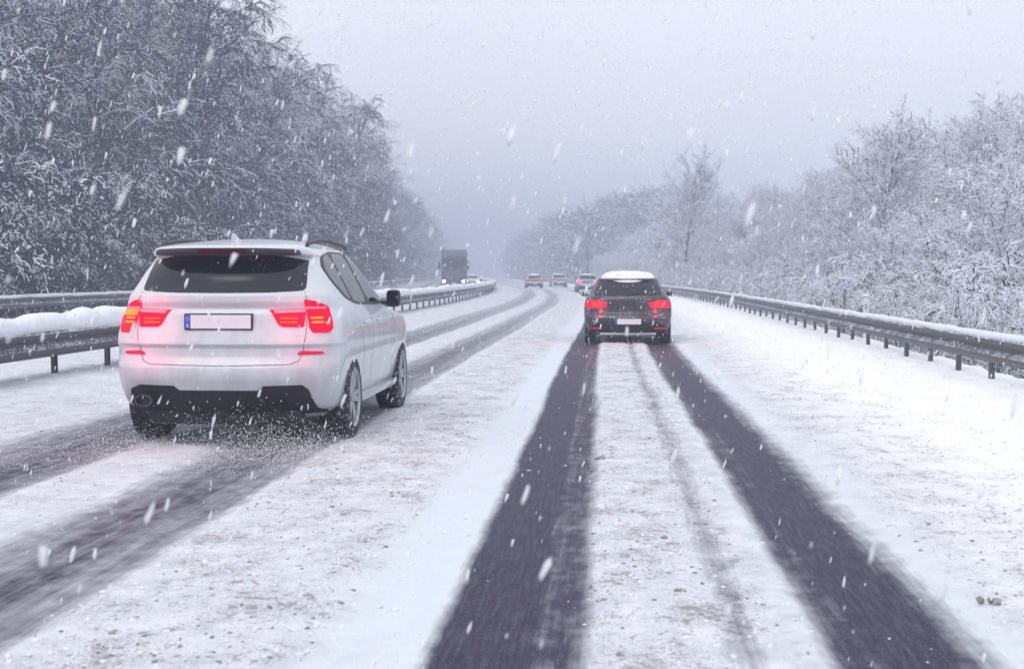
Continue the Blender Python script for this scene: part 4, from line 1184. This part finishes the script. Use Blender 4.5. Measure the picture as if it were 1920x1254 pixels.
# ---------------- oncoming lorry and car beyond the median
M['lorry_paint'] = speckled('lorry_paint', (0.045, 0.05, 0.075), 0.4, 8.0, 0.80, 0.98, coat=0.2)
M['tarp'] = speckled('trailer_tarp', (0.10, 0.11, 0.14), 0.6, 6.0, 0.80, 0.98)
def build_lorry(s, Y):
    x, y = on_road(s, Y)
    root = empty('lorry', (x, y, 0), heading(Y))
    tag(root, 'dark oncoming lorry with headlights on beyond the median barrier', 'lorry')
    cab = MB().box(-1.25, 1.25, 0, 2.2, .75, 3.35, .14); cab.build('cab', M['lorry_paint'], root, smooth=True, angle=30)
    m = MB().add([(-1.2, .10, 3.34), (1.2, .10, 3.34), (1.2, 2.1, 3.34), (-1.2, 2.1, 3.34), (-1.05, .9, 3.85), (1.05, .9, 3.85), (1.1, 2.1, 3.95), (-1.1, 2.1, 3.95)],
                 [(0, 1, 5, 4), (1, 2, 6, 5), (2, 3, 7, 6), (3, 0, 4, 7), (4, 5, 6, 7)])
    m.build('roof_deflector', M['lorry_paint'], root)
    MB().box(-1.12, 1.12, -.012, .05, 2.02, 2.85, .04).build('windscreen', M['glass'], root)
    MB().box(-1.15, 1.15, -.22, .06, 2.86, 3.02, .04).build('sun_visor', M['trim'], root)
    gr = empty('grille'); gr.parent = root
    MB().box(-.80, .80, -.010, .04, 1.05, 1.90, .03).build('grille_panel', M['trim'], gr)
    for k in range(5):
        MB().box(-.74, .74, -.035, -.005, 1.12 + k * .155, 1.18 + k * .155, .012).build('slat', M['silver_paint'], gr)
    MB().box(-1.25, 1.25, -.12, .30, .32, .92, .07).build('bumper', M['lorry_paint'], root, smooth=True, angle=30)
    MB().box(-.22, .22, -.135, -.115, .50, .61).build('number_plate', M['plate'], root)
    for sg in (-1, 1):
        hl = empty('headlight'); hl.parent = root
        MB().box(*sorted((sg * .80, sg * 1.18)), -.14, -.115, .62, .84, .01).build('housing', M['trim'], hl)
        n = 16; vs = [(sg * .98 + .13 * math.cos(2 * math.pi * i / n), -.150, .73 + .11 * math.sin(2 * math.pi * i / n)) for i in range(n)] + [(sg * .98, -.165, .73)]
        MB().add(vs, [(i, (i + 1) % n, n) for i in range(n)]).build('bulb_lens', M['head_lamp'], hl)
        mr = empty('mirror'); mr.parent = root
        MB().box(*sorted((sg * 1.32, sg * 1.55)), .10, .30, 1.95, 2.75, .05).build('housing', M['trim'], mr)
        MB().tube([(sg * 1.22, .2, 2.80), (sg * 1.44, .2, 2.82)], .03, 6).build('arm', M['trim'], mr)
        for (yy) in (1.35, 4.6, 10.6, 11.9):
            t = MB().lathe_x([(-.15, .30), (-.15, .46), (-.10, .50), (.10, .50), (.15, .46), (.15, .30)], sg * 1.06, yy, .50, 24)
            wr = empty('wheel'); wr.parent = root
            t.build('tyre', M['rubber'], wr, smooth=True, angle=40)
            MB().lathe_x([(sg * .10, .31), (sg * .04, .20), (sg * .12, .12), (sg * .12, .001)], sg * 1.06, yy, .50, 20).build('rim', M['alloy'], wr)
    MB().box(-1.27, 1.27, 2.75, 13.5, 1.15, 4.0, .05).build('trailer', M['tarp'], root)
    MB().box(-.45, .45, 1.5, 13.0, .75, 1.13, .03).build('chassis', M['trim'], root)
    return root
build_lorry(-11.3, 143)

def build_oncoming(s, Y):
    x, y = on_road(s, Y)
    root = empty('oncoming_car', (x, y, 0), heading(Y))
    tag(root, 'oncoming car seen only by its bright headlights beside the median barrier', 'car')
    # front towards the viewer: the same shell turned round
    sh = Shell(hw=[(.20, .70), (.30, .80), (.45, .855), (.60, .872), (.75, .87), (.86, .85), (.93, .82), (1.0, .78), (1.15, .69), (1.30, .60), (1.38, .49), (1.42, .30), (1.44, .04)],
               yr=[(.20, .2), (.30, .05), (.45, .0), (.60, .02), (.72, .10), (.80, .35), (.90, .95), (.96, 1.15), (1.15, 1.5), (1.30, 1.8), (1.38, 2.05), (1.42, 2.3), (1.44, 2.5)],
               yf=[(.20, 4.1), (.45, 4.3), (.75, 4.28), (.95, 4.2), (1.15, 4.05), (1.30, 3.9), (1.38, 3.6), (1.42, 3.2), (1.44, 2.9)], Lr=.5)
    body = MB().add(*sh.body(nz=44)).build('body', M['grey_paint'], root, smooth=True)
    bm = bmesh.new(); bm.from_mesh(body.data); bmesh.ops.recalc_face_normals(bm, faces=bm.faces[:]); bm.to_mesh(body.data); bm.free()
    cut_arches(body, (.85, 3.45), .355, .325, .87)
    sh.panel(smooth_poly([(-.66, .99), (.66, .99), (.60, 1.29), (-.60, 1.29)], 1), space='xz', step=.06).build('windscreen', M['glass'], root, smooth=True)
    sh.panel(rpoly(-.42, .42, .44, .60, .03), space='xz', step=.06).build('grille', M['trim'], root, smooth=True)
    for sg in (-1, 1):
        fl = (lambda p: p) if sg > 0 else mirror
        sh.panel(fl(rpoly(.56, .74, .585, .685, .04)), space='xz', step=.04, off=.01).build('headlight', M['head_lamp'], root, smooth=True)
        for ya in (.85, 3.45): wheel(root, sg * .76, ya, .315, .315, .21, sg, M['alloy'])
    return root
build_oncoming(-9.4, 158)

# ------------------------------------------------------------------ roadside posts and sign
M['post_white'] = simple('post_white', (0.72, 0.73, 0.77), 0.5, noise=0.06)
M['sign_blue'] = speckled('sign_blue', (0.17, 0.20, 0.40), 0.4, 14.0, 0.66, 0.88)
def delineator(label, s, Y, h):
    x, y = on_road(s, Y)
    z = float(bank(np.array([s]), np.array([Y]))[0]) - 0.1
    root = empty('marker_post', (x, y, z)); tag(root, label, 'marker post', 'marker posts behind the right barrier')
    hh = h - z
    m = MB().add([(-.06, -.05, -.3), (.06, -.05, -.3), (.035, .06, -.3), (-.035, .06, -.3), (-.055, -.045, hh - .06), (.055, -.045, hh - .06), (.03, .05, hh), (-.03, .05, hh)],
                 [(0, 1, 5, 4), (1, 2, 6, 5), (2, 3, 7, 6), (3, 0, 4, 7), (4, 5, 6, 7), (3, 2, 1, 0)])
    m.build('post', M['post_white'], root)
    MB().box(-.02, .02, -.056, -.05, hh - .29, hh - .17).build('reflector', M['alloy'], root)
    MB().box(-.05, .05, -.05, .05, hh - .02, hh + .04, .02).build('snow_cap', M['snow_cap'], root)
delineator('white marker post rising above the far part of the right barrier', 5.30, 57.5, 1.20)
delineator('short white marker post just right of the small blue sign', 5.45, 30.6, .95)
x, y = on_road(5.65, 34.5)
z = float(bank(np.array([5.65]), np.array([34.5]))[0]) - 0.1
sg_ = empty('small_sign', (x, y, z)); tag(sg_, 'small blue kilometre sign on a short post behind the right barrier', 'sign')
MB().tube([(0, .03, -.4), (0, .03, 1.30 - z)], .025, 10).build('pole', M['post_metal'], sg_, smooth=True)
MB().box(-.15, .15, -.012, .004, 1.04 - z, 1.30 - z, .005).build('plate', M['sign_blue'], sg_)
mk = MB(); zc = 1.17 - z
mk.box(-.145, .145, -.015, -.0115, 1.285 - z, 1.295 - z); mk.box(-.145, .145, -.015, -.0115, 1.045 - z, 1.055 - z); mk.box(-.145, -.137, -.015, -.0115, 1.055 - z, 1.285 - z); mk.box(.137, .145, -.015, -.0115, 1.055 - z, 1.285 - z)
mk.build('white_border', M['post_white'], sg_)
MB().box(-.15, .15, -.03, .03, 1.298 - z, 1.335 - z, .015).build('snow_cap', M['snow_cap'], sg_)

# ------------------------------------------------------------------ loose slush, spray and falling snow
ICO = None
def ico():
    bm = bmesh.new(); bmesh.ops.create_icosphere(bm, subdivisions=1, radius=1.0)
    bm.verts.index_update()
    v = np.array([x.co[:] for x in bm.verts]); f = np.array([[q.index for q in x.verts] for x in bm.faces]); bm.free()
    return v, f
IV, IF = ico()
def lumps(pos, size, aniso, g, axis=None):
    """irregular little lumps; pos (N,3), size (N,), aniso (N,3) scale"""
    N = len(pos); nv = len(IV)
    k = g.uniform(0.5, 1.45, (N, nv, 1))
    v = IV[None] * k * aniso[:, None, :]
    a = g.random(N) * 6.28
    if axis is None:
        c, s_ = np.cos(a), np.sin(a)
        x = v[..., 0] * c[:, None] - v[..., 1] * s_[:, None]; y = v[..., 0] * s_[:, None] + v[..., 1] * c[:, None]
        v = np.stack([x, y, v[..., 2]], -1)
    else:
        # local z along each given axis
        ax = nrm(axis); ref = nrm(g.normal(0, 1, (N, 3))); e1 = nrm(np.cross(ax, ref)); e2 = np.cross(ax, e1)
        v = v[..., 0:1] * e1[:, None] + v[..., 1:2] * e2[:, None] + v[..., 2:3] * ax[:, None]
    v = v * size[:, None, None] + pos[:, None]
    f = (IF[None] + (np.arange(N) * nv)[:, None, None]).reshape(-1, 3)
    return v.reshape(-1, 3), f

g = np.random.default_rng(21)
def scatter(n, ymin, ymax, prob, smin=-6.8, smax=5.0):
    s = g.uniform(smin, smax, n); Y = ymin * (ymax / ymin) ** (g.random(n) ** 0.9)
    keep = g.random(n) < prob(s, Y)
    s, Y = s[keep], Y[keep]
    return s, Y
s, Yv = scatter(42000, 4.0, 34, lambda s, Y: np.clip(dirt_profile(s, Y) * (0.25 + 1.6 * np.clip(fbm(s * 1.3, Y * 0.9, 3) + 0.1, 0, 1)), 0, 1))
sz = 0.0024 + 0.0080 * g.random(len(s)) ** 4
zz = road_height(s, Yv)
v, f = lumps(np.stack([s + xoff(Yv), Yv, zz + sz * 0.25], 1), sz, np.stack([g.uniform(.8, 1.5, len(s)), g.uniform(.8, 1.5, len(s)), g.uniform(.5, .8, len(s))], 1), g)
tag(link_mesh('dirty_slush_crumbs', np_mesh('dirty_slush_crumbs', v, f), M['crumb_dirty'], smooth=True), 'brown gritty slush crumbs strewn over the snow between the tracks', kind='stuff')
s, Yv = scatter(26000, 4.0, 40, lambda s, Y: np.clip(0.75 - 1.1 * track_profile(s, Y) - 0.4 * icy_profile(s, Y), 0.02, 1), -6.9, 4.9)
sz = 0.004 + 0.0095 * g.random(len(s)) ** 2.5
zz = road_height(s, Yv)
v, f = lumps(np.stack([s + xoff(Yv), Yv, zz + sz * 0.1], 1), sz, np.stack([g.uniform(.8, 1.6, len(s)), g.uniform(.8, 1.6, len(s)), g.uniform(.45, .8, len(s))], 1), g)
tag(link_mesh('snow_crumbs', np_mesh('snow_crumbs', v, f), M['crumb_snow'], smooth=True), 'loose white snow crumbs scattered over the carriageway', kind='stuff')
# a few lumps large enough to point at
def clod(label, px, py, size, seed):
    D = 1.40 * 2667 / (py - 515.0); xx = (px - 1140) / 2667.0 * D
    gg = np.random.default_rng(seed); n = 7
    pos = np.stack([gg.normal(0, size * .7, n), gg.normal(0, size * .5, n), np.abs(gg.normal(0.2, .25, n)) * size], 1)
    v, f = lumps(pos, size * gg.uniform(.4, .8, n), gg.uniform(.7, 1.3, (n, 3)), gg)
    o = link_mesh('slush_clod', np_mesh('slush_clod', v, f), M['crumb_dirty'], smooth=True)
    o.location = (xx, D, float(road_height(np.array([xx]), np.array([D]))[0]) + size * .1)
    tag(o, label, 'slush clod', 'dirty slush clods in the lane')
clod('largest brown slush clod beside the dark left track, halfway to the hatchback', 1127, 870, .028, 1)
clod('small brown clod just left below the largest clod', 1110, 888, .016, 2)
clod('reddish clod low in the middle of the lane', 1278, 1122, .013, 3)
clod('brown clod in the lane middle, right of the faint grey stripe start', 1247, 1022, .012, 4)
clod('brown clod at the very bottom of the picture between the tracks', 1165, 1246, .011, 5)
clod('dark clod in the churned snow right of the right track', 1848, 1138, .022, 6)

# spray thrown up behind the SUV's wheels
n = 16000
wx = np.where(g.random(n) < .72, -3.07 + .75, -3.07 - .78) + g.normal(0, .24, n)
t = g.random(n) ** 0.6
px_ = wx + (g.normal(0, .28, n) - .25 * (wx > -3.03)) * t * 1.3
py_ = 11.75 - 2.2 * t + g.normal(0, .15, n)
pz_ = np.abs(g.normal(0, .11, n)) * (0.35 + 1.5 * t) + .012
keep = (np.abs(px_ + 3.03) < 1.35) & (pz_ < .52)
pos = np.stack([px_, py_, pz_], 1)[keep]; n = len(pos)
sz = 0.0010 + 0.0030 * g.random(n) ** 3.5
v, f = lumps(pos, sz, np.stack([np.ones(n), np.ones(n), g.uniform(1.2, 2.2, n)], 1), g, axis=np.stack([g.normal(.4, .4, n), g.normal(-.6, .3, n), np.abs(g.normal(.5, .3, n))], 1))
tag(link_mesh('wheel_spray', np_mesh('wheel_spray', v, f), M['flake'], smooth=True), 'snow spray kicked up behind the white SUV\'s rear wheels', kind='stuff')

# falling snow: flakes through the air, slanted by the wind
def flakes(n, y0, y1, smin, smax, power):
    Y = (y0 ** power + (y1 ** power - y0 ** power) * g.random(n)) ** (1 / power)
    half = Y * 0.50 + 1.0
    x = -Y * 0.0675 + g.uniform(-1, 1, n) * half
    z = 1.4 - 0.042 * Y + g.uniform(-1, 1, n) * (Y * 0.34 + 0.5)
    ok = z > .03
    P = np.stack([x, Y, z], 1)[ok]; m = len(P)
    sz = smin + (smax - smin) * g.random(m) ** 2.2
    ax = np.stack([g.normal(.27, .07, m), g.normal(0.1, .25, m), np.ones(m)], 1)
    return lumps(P, sz, np.stack([g.uniform(.7, 1.1, m), g.uniform(.7, 1.1, m), g.uniform(2.4, 4.6, m)], 1), g, axis=ax)
va, fa = flakes(2100, 1.9, 7.0, 0.0022, 0.0075, 2.1)
vb, fb = flakes(44000, 7.0, 36.0, 0.0024, 0.0080, 2.2)
V = np.concatenate([va, vb]); F = np.concatenate([fa, fb + len(va)])
tag(link_mesh('falling_snow', np_mesh('falling_snow', V, F), M['flake'], smooth=True), 'snowflakes falling slantwise through the air', kind='stuff')
# ------------------------------------------------------------------ haze
def add_haze():
    m = bpy.data.materials.new('haze'); m.use_nodes = True
    nt = m.node_tree; nt.nodes.clear()
    o = nt.nodes.new('ShaderNodeOutputMaterial'); v = nt.nodes.new('ShaderNodeVolumePrincipled')
    v.inputs['Color'].default_value = HAZE_COLOR
    v.inputs['Density'].default_value = HAZE_DENSITY
    v.inputs['Anisotropy'].default_value = 0.0
    nt.links.new(v.outputs['Volume'], o.inputs['Volume'])
    b = MB().box(-760, 640, -140, 940, -3.0, 29.0)
    ob = b.build('haze', m)
    tag(ob, 'pale air thick with falling snow', kind='stuff')
add_haze()
